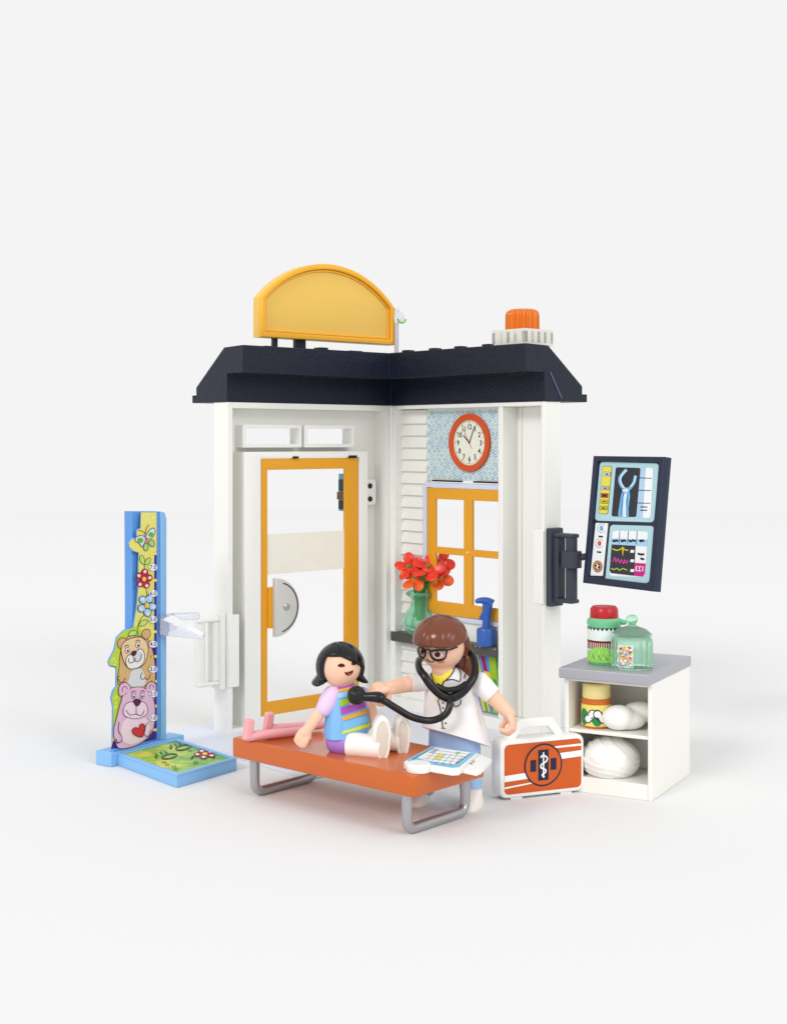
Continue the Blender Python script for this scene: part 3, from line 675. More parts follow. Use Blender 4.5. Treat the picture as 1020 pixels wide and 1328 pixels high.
out([(252, 1010), (262, 975), (300, 960), (345, 930), (368, 960), (366, 1010), (335, 1045), (290, 1056), (262, 1044)], crm, 10)
p.blob(c3((310, 990), (330, 950), (356, 960), (348, 1000), (320, 1015)), ink(206, 214, 222), 12)
p.stroke(c3((268, 990), (274, 1018), (300, 1010), (312, 985)), .8, plum, 13).stroke(c3((296, 975), (310, 1008), (340, 1000), (350, 962)), .8, plum, 13)
p.blob(c3((282, 962), (296, 942), (320, 945), (312, 968), (298, 976)), plum, 13)
for x, y in ((262, 940), (328, 906)): X_, Y_ = c3((x, y))[0]; p.oval(X_, Y_, 3.2, 4.1, plum, 11).oval(X_, Y_, 2.6, 3.4, ink(244, 240, 240), 12).oval(X_+.3, Y_+.5, 1.4, 2.0, ink(90, 20, 60), 13)
p.stroke(c3((244, 918), (256, 906), (272, 912)), .8, plum, 13).stroke(c3((312, 884), (326, 874), (342, 882)), .8, plum, 13)
p.blob(c3((290, 1070), (340, 1050), (370, 1090), (372, 1160), (270, 1165), (272, 1120)), ink(214, 216, 220), 6)
p.stroke(c3((356, 1078), (346, 1110), (362, 1122), (376, 1108)), .75, plum, 8).stroke(c3((376, 1110), (384, 1124), (402, 1112), (408, 1092)), .75, plum, 8)
p.stroke(c3((206, 1128), (200, 1110), (216, 1100)), .75, plum, 8).stroke(c3((206, 1120), (220, 1142), (240, 1134), (250, 1112)), .75, plum, 8)
# pink bear
pb = ink(226, 184, 216); pb2 = ink(240, 214, 234)
out([(182, 1500), (176, 1440), (196, 1360), (222, 1260), (246, 1200), (320, 1170), (390, 1190), (430, 1260), (436, 1360), (420, 1450), (380, 1500), (300, 1544), (210, 1556)], pb, 9)
out([(222, 1228), (206, 1200), (214, 1160), (244, 1142), (272, 1158), (280, 1186)], pb, 11); out([(378, 1188), (384, 1156), (408, 1138), (438, 1150), (440, 1190), (420, 1212)], pb, 11)
p.stroke(c3((230, 1204), (230, 1178), (246, 1166), (262, 1182)), .7, plum, 13).stroke(c3((398, 1180), (404, 1160), (420, 1158), (430, 1176)), .7, plum, 13)
p.blob(c3((224, 1300), (232, 1230), (270, 1184), (340, 1172), (396, 1200), (414, 1260), (396, 1320), (320, 1350), (250, 1340)), pb, 12)
p.blob(c3((240, 1380), (300, 1350), (380, 1370), (400, 1440), (360, 1500), (280, 1530), (220, 1500), (220, 1430)), pb2, 12)
out([(234, 1320), (248, 1280), (288, 1262), (320, 1286), (352, 1262), (384, 1290), (382, 1338), (340, 1366), (290, 1368), (244, 1352)], pb2, 14, .7)
p.blob(c3((296, 1256), (318, 1244), (344, 1254), (334, 1282), (316, 1292), (302, 1278)), plum, 17)
p.stroke(c3((314, 1290), (314, 1345)), .7, plum, 17, curve=False).stroke(c3((250, 1316), (276, 1346), (312, 1340), (346, 1350), (366, 1316)), .8, plum, 17)
for x, y in ((300, 1228), (352, 1226)): X_, Y_ = c3((x, y))[0]; p.oval(X_, Y_, 3.0, 3.9, plum, 15).oval(X_, Y_, 2.3, 3.2, ink(244, 236, 244), 16).oval(X_, Y_+.6, 1.3, 1.8, plum, 17)
p.stroke(c3((282, 1208), (298, 1194), (314, 1202)), .8, plum, 16).stroke(c3((340, 1202), (356, 1192), (368, 1204)), .8, plum, 16)
p.stroke(c3((208, 1390), (202, 1440), (222, 1480), (224, 1510), (196, 1520), (186, 1496)), .8, plum, 16).stroke(c3((190, 1500), (196, 1526), (212, 1514)), .8, plum, 16)
out([(346, 1486), (300, 1470), (288, 1440), (310, 1424), (330, 1430), (338, 1406), (362, 1404), (370, 1430), (362, 1466)], ink(206, 54, 52), 17)
p.stroke(c3((388, 1392), (372, 1420), (362, 1456), (378, 1482), (400, 1470), (408, 1440)), .8, plum, 19)
# flowers and butterfly
st = ink(30, 120, 90)
p.stroke(c3((388, 700), (350, 740), (330, 800), (336, 850)), .8, st, 4).stroke(c3((384, 555), (390, 600)), .8, st, 4, curve=False).stroke(c3((372, 400), (374, 425)), .8, st, 4, curve=False)
for q in ([(372, 398), (346, 380), (342, 350), (358, 342), (370, 362)], [(374, 398), (380, 372), (402, 356), (410, 372), (398, 394)], [(336, 784), (352, 756), (380, 748), (390, 762), (370, 782)], [(272, 846), (280, 824), (304, 814), (324, 826), (312, 844)]):
    p.blob(c3(*q), ink(190, 220, 110), 5); p.stroke(c3(*q), .7, ink(30, 90, 70), 6, closed=True)
def flower(x, y, r, c1, c2, oc, off=0):
    X_, Y_ = c3((x, y))[0]
    for k in range(5):
        a = 2*pi*k/5-pi/2+off; p.oval(X_+r*.85*cos(a), Y_+r*1.1*sin(a), r*.66, r*.62, oc, 7, rot=a).oval(X_+r*.85*cos(a), Y_+r*1.1*sin(a), r*.54, r*.5, c1, 8, rot=a).oval(X_+r*1.0*cos(a), Y_+r*1.3*sin(a), r*.28, r*.26, c2, 9, rot=a)
    p.oval(X_, Y_, r*.42, r*.5, oc, 9).oval(X_, Y_, r*.34, r*.42, ink(240, 200, 60), 10)
flower(368, 490, 7.6, ink(196, 40, 60), ink(244, 216, 220), plum, .15); flower(386, 655, 8.6, ink(170, 206, 232), ink(206, 226, 240), ink(40, 80, 130), .5)
for q, cc in (([(378, 232), (350, 215), (318, 228), (314, 250), (340, 266), (356, 288), (372, 262)], (206, 216, 236)), ([(382, 226), (396, 190), (424, 170), (438, 180), (430, 216), (406, 238)], (206, 226, 236)), ([(380, 262), (364, 290), (376, 312), (394, 304), (394, 280)], (160, 210, 120)), ([(400, 256), (420, 244), (434, 262), (430, 286), (408, 280)], (160, 210, 120))):
    p.blob(c3(*q), ink(*cc), 5); p.stroke(c3(*q), .75, plum, 6, closed=True)
p.oval(*c3((345, 246))[0], 4.0, 3.2, ink(90, 180, 50), 7).oval(*c3((412, 210))[0], 3.3, 3.0, ink(90, 180, 50), 7, rot=-.8)
p.stroke(c3((374, 205), (384, 236), (398, 270)), 1.6, ink(196, 120, 120), 7).stroke(c3((374, 205), (362, 190), (334, 184)), .7, plum, 7).stroke(c3((376, 208), (384, 170), (400, 148)), .7, plum, 7)
# ruler numbers
nb = ink(50, 60, 160)
for k, y in enumerate((1364, 1212, 1058, 900, 744, 580, 416)):
    X_, Y_ = c3((420, y))[0]; p.oval(X_, Y_, 5.4, 4.4, wht, 19); p.text('%d.0' % (k+1), (X_-.3, Y_), 7.2, nb, 21, u=(1, 0), v=(0, -1))
p.done('picture_print', hc)
# clear measuring slider
SZ = -BY-.0
bm = B()
q = [fb(x, y, .3) for x, y in c3((435, 722), (520, 700), (520, 800), (438, 842))]
vs = [bm.verts.new(inv @ v) for v in q]+[bm.verts.new((inv @ v)+Vector((0, -.14, 0))) for v in q]
for f in ((0, 1, 2, 3), (7, 6, 5, 4), (0, 4, 5, 1), (1, 5, 6, 2), (2, 6, 7, 3), (3, 7, 4, 0)): bm.faces.new([vs[i] for i in f])
sl = obj('measuring_slider', bm, CLEAR, hc, bevel=.04)
a0 = inv @ fb(*c3((470, 780))[0], .35); bm = B()
vs = []
for (dx, dy, dz) in ((-.35, 0, .35), (.35, 0, .5), (.55, -1.9, -.25), (.2, -2.1, -.35), (-.35, 0, -.4), (.35, 0, -.25), (.55, -1.9, -.4), (.2, -2.1, -.5)): vs.append(bm.verts.new(a0+Vector((dx, dy, dz))))
for f in ((0, 1, 2, 3), (7, 6, 5, 4), (0, 4, 5, 1), (1, 5, 6, 2), (2, 6, 7, 3), (3, 7, 4, 0)): bm.faces.new([vs[i] for i in f])
obj('slider_arm', bm, CLEAR, sl, bevel=.04)
a1 = inv @ fb(*c3((520, 725))[0], .2); bm = B(); limb(bm, [a1, a1+Vector((.5, -1.1, .05))], [.17, .17], 14); obj('slider_knob', bm, CLEAR, sl)

# ============================================================ BENCH
ba = radians(-41.5); bcx, bcy = -1.5, 52.4
ben = thing('examination_bench', 'orange toy examination couch on two silver tube legs in front of the clinic', 'bench', (bcx, bcy, 0), ba)
bm = prism([rrect(-4.75, -2.05, 4.75, 2.05, .16)], 1.5, 2.27, .07); obj('seat', bm, ORANGE, ben)
for x in (-3.8, 4.1):
    pts = [(x, -1.66, 1.6), (x, -1.66, .55)]+[(x, -1.66+.36*(1-cos(radians(a))), .55-.36*sin(radians(a))) for a in (20, 45, 70, 90)]+[(x, 1.66-.36*(1-cos(radians(a))), .55-.36*sin(radians(a))) for a in (90, 70, 45, 20)]+[(x, 1.66, .55), (x, 1.66, 1.6)]
    bm = B(); tube(bm, pts, .19, 20); obj('leg', bm, SILVER, ben, smooth=50)
BZ = 2.27

# ============================================================ PEOPLE helpers
def loft(bm, rings, seg=40, cap=True):      # ring: (centre, a, b, side vector, front vector, power, tilt)
    R = []
    for c, a, b, sv, fv, pw, tl in rings:
        ring = []
        for k in range(seg):
            t = 2*pi*k/seg; ct, st_ = cos(t), sin(t)
            x = math.copysign(abs(ct)**(2/pw), ct)*a; y = math.copysign(abs(st_)**(2/pw), st_)*b
            ring.append(bm.verts.new(Vector(c)+sv*x+fv*y+Vector((0, 0, tl[0]*x+tl[1]*y))))
        R.append(ring)
    for a, b in zip(R, R[1:]):
        for k in range(seg): j = (k+1) % seg; bm.faces.new((a[k], a[j], b[j], b[k]))
    if cap: bm.faces.new(list(reversed(R[0]))); bm.faces.new(R[-1])
    bmesh.ops.recalc_face_normals(bm, faces=bm.faces); return bm
def sstep(a, b, x): t = max(0, min(1, (x-a)/(b-a))); return t*t*(3-2*t)
def head_frame(c, f):
    f = Vector(f).normalized(); s = f.cross(Vector((0, 0, 1))).normalized(); u = s.cross(f).normalized()   # s points to the figure's left-hand... side axis
    return Matrix(((s.x, f.x, u.x, c[0]), (s.y, f.y, u.y, c[1]), (s.z, f.z, u.z, c[2]), (0, 0, 0, 1)))
def hair_mesh(M, R, fn, u=150, v=100):      # shell whose radius drops inside the skull where the face shows
    bm = B(); bmesh.ops.create_uvsphere(bm, u_segments=u, v_segments=v, radius=1)
    for x in bm.verts: d = x.co.normalized(); x.co = Vector(fn(d))*R
    bm.transform(M); return bm
def toy_hand(bm, wr, d, up, s=1):           # palm, curled fingers, separate thumb
    d = Vector(d).normalized(); up = Vector(up); up = (up-d*up.dot(d)).normalized(); sd = d.cross(up)
    wr = Vector(wr)
    for k in range(4):
        o_ = sd*(k-1.5)*.13*s; L_ = (.92, 1.0, .96, .84)[k]
        limb(bm, [wr+o_*.8, wr+d*.3*s+o_+up*.06*s, wr+d*(.55*L_)*s+o_+up*.02*s, wr+d*(.66*L_)*s+o_-up*.2*s, wr+d*(.56*L_)*s+o_-up*.38*s], [.13*s, .125*s, .11*s, .1*s, .085*s], 10)
    limb(bm, [wr+d*.08*s-sd*.1*s, wr+d*.2*s-sd*.24*s-up*.2*s, wr+d*.36*s-sd*.2*s-up*.4*s], [.12*s, .11*s, .09*s], 10)

# ============================================================ GIRL
gp = G(428, 972, BZ); gY = gp.y
girl = thing('person', 'small black-haired toy girl in striped vest sitting on the orange bench with white leg casts', 'person', (gp.x, gp.y, BZ))
hY = gY-.1
gf = Vector((.5, -.86, 0)).normalized(); gs = Vector((-gf.y, gf.x, 0)); gs = Vector((.86, .5, 0)).normalized()     # facing; side = viewer's right
legd = Vector((.80, -.60, 0)).normalized()
hc_ = D(441, 864, hY); HR = .80
bm = B(); ball(bm, hc_, (HR*.98, HR*.98, HR*.98), u=36, v=24)
neckb = D(448, 896, hY); limb(bm, [hc_+Vector((0, 0, -.4)), neckb-Vector((0, 0, .1))], [.36, .36])
tb = D(449, 946, hY); tt = D(447, 902, hY)
limb(bm, [tt, tb], [.5, .62])
s1 = D(428, 905, gY-.3); e1_ = D(408, 933, gY-.55); w1 = D(396, 950, gY-.6)
limb(bm, [s1, e1_, w1], [.26, .235, .2]); toy_hand(bm, w1, D(391, 960, gY-.55)-w1, (0, -.9, .3), .95)
s2 = D(473, 903, gY+.35); e2_ = D(482, 925, gY+.2); w2 = D(486, 945, gY+.1)
limb(bm, [s2, e2_, w2], [.26, .23, .2]); toy_hand(bm, w2, (.1, -.2, -1), (1, 0, 0), .9)
hipL = D(438, 966, gY-.25)
for hp, ft in (((440, 966, gY-.4), (492, 968, gY-1.0)), ((462, 958, gY+.3), (520, 962, gY-.35))):
    limb(bm, [D(*hp), D(*hp).lerp(D(*ft), .55)], [.3, .28])
body = obj('body', fuse(bm, .045, 4), SKIN, girl, world=True, smooth=80)
# vest
up0 = Vector((0, 0, 0))
def z_of(py, Y): return H-(py-HY)/F*Y
vr = []
for px, py, a, b in ((451, 953, .92, .62), (450, 940, .88, .6), (449, 922, .79, .54), (448.5, 906, .68, .48), (448, 897, .56, .42), (447.5, 890, .42, .36), (447, 887, .33, .3)):
    vr.append((D(px, py, hY), a, b, gs, gf, 2.9, (0.06, 0)))
vest = obj('vest', loft(B(), vr, 56), VEST, girl, world=True, smooth=60)
cg = crop(370, 820, 5.368)
p = Print(on_mesh(vest), .012)
st_c = {'v': ink(176, 84, 186), 'o': ink(236, 168, 40), 'g': ink(170, 204, 50), 'b': ink(120, 190, 238), 'y': ink(214, 222, 80), 'l': ink(150, 210, 244)}
def band(a, b, c, d, k, lv=1): q = cg(a, b, c, d); p.quad(*q, st_c[k], lv, 14, 5)
band((340, 385), (470, 362), (478, 378), (345, 405), 'v'); band((345, 405), (505, 372), (512, 390), (352, 422), 'o')
band((358, 432), (470, 402), (478, 440), (366, 462), 'l'); band((376, 478), (480, 438), (486, 476), (380, 518), 'g')
band((382, 526), (545, 484), (566, 520), (388, 580), 'v'); band((392, 594), (574, 532), (582, 562), (396, 618), 'o')
band((396, 628), (584, 572), (588, 622), (396, 690), 'b'); band((396, 690), (590, 628), (588, 660), (386, 712), 'y')
p.done('vest_stripes', girl)
for (a, b, c) in (((430, 903), (421, 920), gY-.35), ):
    bm = B(); limb(bm, [D(431, 901, c), D(426, 910, c-.05), D(421, 918, c-.12)], [.36, .38, .33], 24); obj('sleeve', bm, LILAC, girl, world=True, smooth=60)
bm = B(); limb(bm, [D(470, 902, gY+.3), D(474, 912, gY+.3)], [.32, .3], 24); obj('sleeve', bm, LILAC, girl, world=True, smooth=60)
# shorts
bm = B(); ball(bm, D(441, 962, gY-.25), (.5, .5, .5)); ball(bm, D(463, 957, gY+.25), (.5, .5, .5)); limb(bm, [D(438, 962, gY-.3), D(452, 965, gY-.5)], [.48, .47]); limb(bm, [D(450, 955, gY), D(466, 957, gY+.1)], [.5, .45])
obj('shorts', fuse(bm, .05, 4), PURPLE, girl, world=True, smooth=80)
# casts with boots
for (h0, h1, fx, fy, fY, sc) in (((453, 966), (492, 970), 495, 959, gY-1.05, 1.0), ((474, 957), (516, 960), 521, 956, gY-.3, .92)):
    bm = B(); a_ = D(*h0, gY-.55 if fx < 510 else gY+.1); b_ = D(*h1, fY)
    tube(bm, [a_, a_.lerp(b_, .5), b_, b_+(b_-a_).normalized()*.15], [.5*sc, .47*sc, .46*sc, .4*sc], 28)
    cast = obj('leg_cast', bm, CAST, girl, world=True, bevel=.06, label=None)
    fc = D(fx, fy, fY-.1); n_ = Vector((.16, -.985, -.02)).normalized(); sv = Vector((.985, .16, 0)).normalized(); uv = Vector((0, 0, 1))
    def sole(k, g): return [(k*a, k*b) for a, b in g]
    shp = [(.35*cos(radians(t))*(1.0 if sin(radians(t)) > 0 else .86), .86*sin(radians(t))+.02) for t in range(0, 360, 12)]
    MF = Matrix(((sv.x, uv.x, n_.x, fc.x), (sv.y, uv.y, n_.y, fc.y), (sv.z, uv.z, n_.z, fc.z), (0, 0, 0, 1)))
    bm = prism([sole(sc*1.04, shp)], -.42, .2, .08, M=MF); obj('foot', bm, CAST, cast, world=True, smooth=60)
    inn = [(a*.62, b*.78) for a, b in shp]
    bm = prism([[(a*.9, b*.92) for a, b in sole(sc, shp)], [(a*.72, b*.82) for a, b in sole(sc, shp)]], .19, .25, .02, M=MF); obj('sole_ridge', bm, CAST, cast, world=True)
    bm = prism([sole(sc, inn)], .18, .215, .01, M=MF); obj('sole', bm, mat('sole_plastic', (220, 212, 200), .5, .3, bump=.3, bscale=6), cast, world=True)
# hair: bob with flicked ends
HF = head_frame(hc_, (.34, -.94, -.06))
def ghair(d):
    s, f, u = d.x, d.y, d.z
    part = math.exp(-(s-.26+.1*u)**2/.0022)*(.085 if u > .25 and f > -.3 else 0)
    lim = .62-(.50 if s < .26 else .12)*abs(s-.26)**1.2
    face = sstep(lim-.05, lim+.02, -u+2*lim) if False else (1-sstep(lim-.04, lim+.03, u))*sstep(.30, .40, f+.06*(u < 0))*(1-sstep(.84, .90, abs(s)/max((1-u*u)**.5, .3)) if s < 0 else 1-sstep(.90, .95, abs(s)/max((1-u*u)**.5, .3)))
    low = 1-sstep(-.70, -.56, u)
    r = 1.17-part
    flick = math.exp(-((u+.50)**2)/.008)*sstep(.62, .86, abs(s))*.40
    r += flick
    hide = max(face, low)
    r = r*(1-hide)+.72*hide
    return (d.x*r, d.y*r, d.z*r*(1.0 if u > 0 else 1.04))
obj('hair', hair_mesh(HF, HR, ghair), BLACKH, girl, world=True, smooth=80)
dkb = ink(60, 20, 22); onb = on_mesh(body)
for x, y, rx in ((389, 235, 4.6), (474, 222, 3.0)):
    X_, Y_ = cg((x, y))[0]; p = Print(onb, .012)
    p.fan((X_, Y_-.2), [(X_+rx*cos(radians(t)), Y_+(3.1 if sin(radians(t)) < 0 else 1.5)*sin(radians(t))) for t in range(0, 360, 15)], dkb, 1, 3)
    p.done('eye', girl)
p = Print(onb, .012)
p.fan(cg((440, 284))[0], cg((409, 274), (425, 280), (440, 276), (455, 270), (471, 263), (466, 284), (452, 297), (436, 302), (420, 296)), ink(70, 16, 20), 1, 2)
p.fan(cg((440, 290))[0], cg((424, 288), (440, 283), (458, 280), (452, 292), (438, 297)), ink(190, 70, 70), 3, 2)
p.done('mouth', girl)

# ============================================================ CRUTCHES lying on the bench (behind the girl)
for k, (a, b, lab) in enumerate((((323, 953), (398, 946), 'nearer pink toy crutch lying on the orange bench, cuff at the bench corner'),
                                 ((349, 944), (415, 939), 'farther pink toy crutch lying on the orange bench, next to the door'))):
    A_, E_ = G(*a, BZ+.26), G(*b, BZ+.24)
    A_ = Vector((A_.x, A_.y, BZ+.2)); E_ = Vector((E_.x, E_.y, BZ+.2))
    cr_ = thing('crutch', lab, 'crutch', (A_.x, A_.y, BZ), 0, 'pink crutches on the bench')
    bm = B(); limb(bm, [A_, E_], [.2, .17], 16); obj('shaft', bm, PINK, cr_, world=True)
    d_ = (E_-A_).normalized(); sd_ = Vector((-d_.y, d_.x, 0))
    M_ = Matrix(((d_.x, sd_.x, 0, A_.x), (d_.y, sd_.y, 0, A_.y), (0, 0, 1, A_.z), (0, 0, 0, 1)))
    bm = B(); seg = []
    prof = [(-.1+.12*sin(t*1.4), -.12+t*.8) for t in (0, .25, .5, .75, 1)]
    for side in (-.2, .2):
        seg.append([bm.verts.new(M_ @ Vector((x-.17, side, z))) for x, z in prof]+[bm.verts.new(M_ @ Vector((x+.15, side, z))) for x, z in reversed(prof)])
    bm.faces.new(seg[0]); bm.faces.new(list(reversed(seg[1]))); m_ = len(seg[0])
    for i in range(m_): j = (i+1) % m_; bm.faces.new((seg[0][i], seg[1][i], seg[1][j], seg[0][j]))
    bmesh.ops.recalc_face_normals(bm, faces=bm.faces); obj('cuff', bm, PINK, cr_, world=True, bevel=.07, seg=3)
    bm = B(); limb(bm, [A_+d_*1.05, A_+d_*1.05+Vector((0, 0, .02))+sd_*.35], [.1, .1], 12); obj('grip', bm, PINK, cr_, world=True)

# ============================================================ DOCTOR
doc = thing('person', 'brown-haired toy doctor in white coat and black glasses standing behind the orange bench', 'person', (2.15, 52.9, 0))
df = Vector((-.36, -.93, 0)).normalized(); ds = Vector((.93, -.36, 0)).normalized(); dY = 52.9
dh = D(572.5, 839, dY-.1); DR = .88
bm = B(); ball(bm, dh, (DR, DR, DR*.98), u=36, v=24)
limb(bm, [dh-Vector((0, 0, .6)), D(578, 885, dY)], [.45, .45])
limb(bm, [D(582, 895, dY), D(586, 930, dY+.1)], [.6, .6])
for fx, fY in ((546, 53.0), (612, 52.5)):
    limb(bm, [D(575 if fx < 580 else 602, 955, dY), D(fx, 1030, fY)], [.42, .3])
rs = D(549, 884, dY-.1); re = D(520, 889, dY-.5); rw_ = D(504, 893, 51.7)
limb(bm, [rs, re, rw_], [.34, .3, .25]); toy_hand(bm, rw_, D(478, 896, 51.0)-rw_, (0, -.3, .95), 1.25)
ls = D(620, 884, dY-.4); le = D(643, 908, dY-.6); lw = D(660, 926, dY-.8)
limb(bm, [ls, le, lw], [.34, .3, .25]); toy_hand(bm, lw, (.22, -.25, -1), (1, -.2, .2), 1.1)
dbody = obj('body', fuse(bm, .05, 4), SKIN, doc, world=True, smooth=80)
cr2 = []
for px, py, a, b, tl in ((591, 956, 1.34, 1.0, (-.19, .34)), (590, 944, 1.26, .92, (-.1, .16)), (587, 925, 1.14, .82, (0, 0)), (585, 905, 1.04, .74, (0, 0)), (583, 888, .94, .64, (0, 0)), (581, 876, .76, .54, (0, 0)), (580, 869, .52, .46, (0, 0)), (580, 866, .42, .4, (0, 0))):
    cr2.append((D(px, py, dY), a, b, ds, df, 2.5, tl))
coat = obj('coat', loft(B(), cr2, 64), COAT, doc, world=True, smooth=60)
for pts, rr_ in (([D(548, 883, dY-.12), D(541, 885, dY-.25), D(532, 886, dY-.36)], [.40, .37, .34]), ([D(619, 884, dY-.35), D(629, 893, dY-.5), D(638, 902, dY-.56)], [.44, .4, .37])):
    bm = B(); Q = [Vector(v) for v in pts]; d0 = (Q[0]-Q[1]).normalized()
    tube(bm, [Q[0]+d0*.3, Q[0]+d0*.18]+Q, [.15, .32]+rr_, 26); obj('sleeve', bm, COAT, doc, world=True, smooth=60)
# trousers and shoes
bm = B()
loft(bm, [(D(588, 985, dY), .94, .6, ds, df, 2.6, (0, 0)), (D(588, 966, dY), .97, .66, ds, df, 2.8, (0, 0)), (D(588, 945, dY), .95, .66, ds, df, 2.8, (0, 0)), (D(588, 925, dY), .8, .5, ds, df, 2.5, (0, 0))], 40)
for (tx, bx_, fY) in ((570, 548, 53.0), (606, 611, 52.5)):
    loft(bm, [(D(bx_, 1030, fY), .40, .42, ds, df, 2.6, (0, 0)), (D((tx+bx_)/2, 1000, (fY+dY)/2), .44, .5, ds, df, 2.6, (0, 0)), (D(tx, 968, dY), .47, .6, ds, df, 2.6, (0, 0))], 30)
obj('trousers', fuse(bm, .06, 3), JEANS, doc, world=True, smooth=80)
for fx, fy, fY in ((545, 1040, 53.0), (613, 1044, 52.3)):
    c0 = D(fx, fy, fY); gx, gy = c0.x, c0.y
    bm = B(); loft(bm, [((gx, gy, .0)+df*0 if False else Vector((gx, gy, .01))+df*.28, .4, .72, ds, df, 2.4, (0, 0)), (Vector((gx, gy, .2))+df*.28, .43, .76, ds, df, 2.4, (0, 0)), (Vector((gx, gy, .42))+df*.2, .38, .6, ds, df, 2.3, (0, -.12)), (Vector((gx, gy, .68))+df*.02, .36, .38, ds, df, 2.2, (0, 0))], 36)
    obj('shoe', bm, CAST, doc, world=True, smooth=60)
# coat print
cd_ = crop(500, 780, 5.368)
p = Print(on_mesh(coat), .014)
p.fan(cd_((385, 520))[0], cd_((312, 462), (335, 468), (372, 470), (410, 470), (445, 462), (476, 448), (470, 480), (445, 520), (415, 550), (392, 590), (372, 590), (350, 570), (335, 550), (322, 510)), ink(248, 226, 62), 1, 4)
p.stroke(cd_((312, 450), (316, 490), (330, 545), (350, 590), (362, 640), (372, 690)), 1.25, INK, 2)
p.stroke(cd_((478, 448), (470, 490), (440, 530), (405, 560), (388, 590)), 1.25, INK, 2)
p.stroke(cd_((484, 450), (512, 480), (520, 520), (516, 560)), 1.25, INK, 2).stroke(cd_((400, 590), (398, 565), (430, 548), (470, 545), (510, 560)), 1.25, INK, 2)
p.fan(cd_((450, 580))[0], cd_((396, 600), (405, 572), (440, 554), (480, 556), (512, 572), (490, 610), (440, 612)), ink(206, 206, 210), 1, 3)
p.fan(cd_((358, 690))[0], cd_((342, 668), (352, 680), (366, 700), (374, 720), (362, 705), (350, 695)), ink(248, 226, 62), 2, 1)
p.stroke(cd_((362, 690), (378, 740), (390, 800), (395, 860), (400, 884)), 1.25, INK, 2).stroke(cd_((386, 884), (418, 886)), 1.0, INK, 2, curve=False)
p.stroke(cd_((300, 452), (270, 480), (262, 490)), 1.1, INK, 2).stroke(cd_((590, 478), (560, 500), (540, 540)), 1.25, INK, 2).stroke(cd_((496, 452), (560, 478), (590, 478)), 1.25, INK, 2)
p.stroke(cd_((468, 700), (476, 728), (500, 730), (520, 712), (524, 684)), 1.25, INK, 2)
for x, y in ((418, 848), (398, 706), (400, 742)): p.oval(*cd_((x, y))[0], 1.1, 1.2, INK, 2)
p.stroke(cd_((660, 676), (690, 760), (715, 850)), .7, ink(60, 40, 40), 2)
p.done('coat_print', doc)
# raised collar
bm = B(); col = []
for side, pts in ((0, ((250, 440), (318, 452), (310, 500), (292, 540), (262, 500))), (1, ((484, 450), (590, 478), (548, 560), (522, 560), (520, 500)))):
    pass
bm.free()
# face
HF = head_frame(dh, (-.40, -.86, -.34))
def dhair(d):
    s, f, u = d.x, d.y, d.z
    part = math.exp(-(s-.02+.10*math.sin(u*5))**2/.0012)*(.05 if u > .1 and f > -.4 else 0)
    part += math.exp(-(s-.34+.2*u)**2/.0006)*(.035 if f > 0 else 0)+math.exp(-(s+.4+.3*u)**2/.0008)*(.035 if f > 0 else 0)+math.exp(-(s+.62-.3*u)**2/.0008)*(.03 if f > 0 else 0)
    lim = .46-.16*abs(s)
    face = (1-sstep(lim-.05, lim+.02, u))*sstep(-.32, -.22, f)
    low = 1-sstep(-.70, -.45, u)
    r = 1.27+.17*sstep(.2, .8, u)+.03*math.exp(-((u-.42)**2)/.02)*sstep(0, .6, f)-part
    hide = max(face, low); r = r*(1-hide)+.72*hide
    return (d.x*r, d.y*r, d.z*r)
dhr = obj('hair', hair_mesh(HF, DR, dhair), BROWNH, doc, world=True, smooth=80)
bm = B(); ball(bm, D(598, 862, dY+.65), (.55, .4, .75)); ball(bm, D(594, 848, dY+.8), (.5, .45, .5)); obj('ponytail', bm, BROWNH, doc, world=True, smooth=80)
onb = on_mesh(dbody)
for x, y, rx, ry in ((258, 352, 2.2, 3.5), (361, 369, 4.0, 3.5)):
    p = Print(onb, .013)
    X_, Y_ = cd_((x, y))[0]; p.oval(X_, Y_, rx*1.7, ry*1.3, ink(246, 240, 238), 1, rings=3).oval(X_, Y_, rx, ry, ink(110, 42, 34), 2, rings=2).oval(X_, Y_, rx*.55, ry*.55, ink(60, 18, 16), 3, rings=2)
    p.done('eye', doc)
p = Print(onb, .013); p.oval(*cd_((383, 416))[0], 4.6, 2.4, ink(232, 120, 112), 1, rot=.0); p.done('cheek', doc)
p = Print(onb, .013); p.stroke(cd_((286, 400), (298, 412), (318, 420), (340, 414)), 1.1, ink(40, 16, 16), 2); p.done('mouth', doc)
p = Print(onb, .06)
p.stroke(cd_((244, 328), (258, 322), (282, 334), (288, 350), (284, 376), (274, 386), (256, 374), (246, 350)), 1.9, BLACK, 1, closed=True)
p.stroke(cd_((320, 346), (360, 340), (416, 336), (416, 366), (404, 390), (366, 400), (336, 390), (322, 368)), 2.0, BLACK, 1, closed=True)
p.stroke(cd_((284, 338), (304, 332), (322, 346)), 1.7, BLACK, 1).stroke(cd_((412, 340), (450, 330), (486, 318)), 1.7, BLACK, 1)
p.stroke(cd_((320, 344), (366, 336), (416, 335)), 2.6, BLACK, 2)
gl = p.done('glasses', doc); sm = gl.modifiers.new('s', 'SOLIDIFY'); sm.thickness = .04

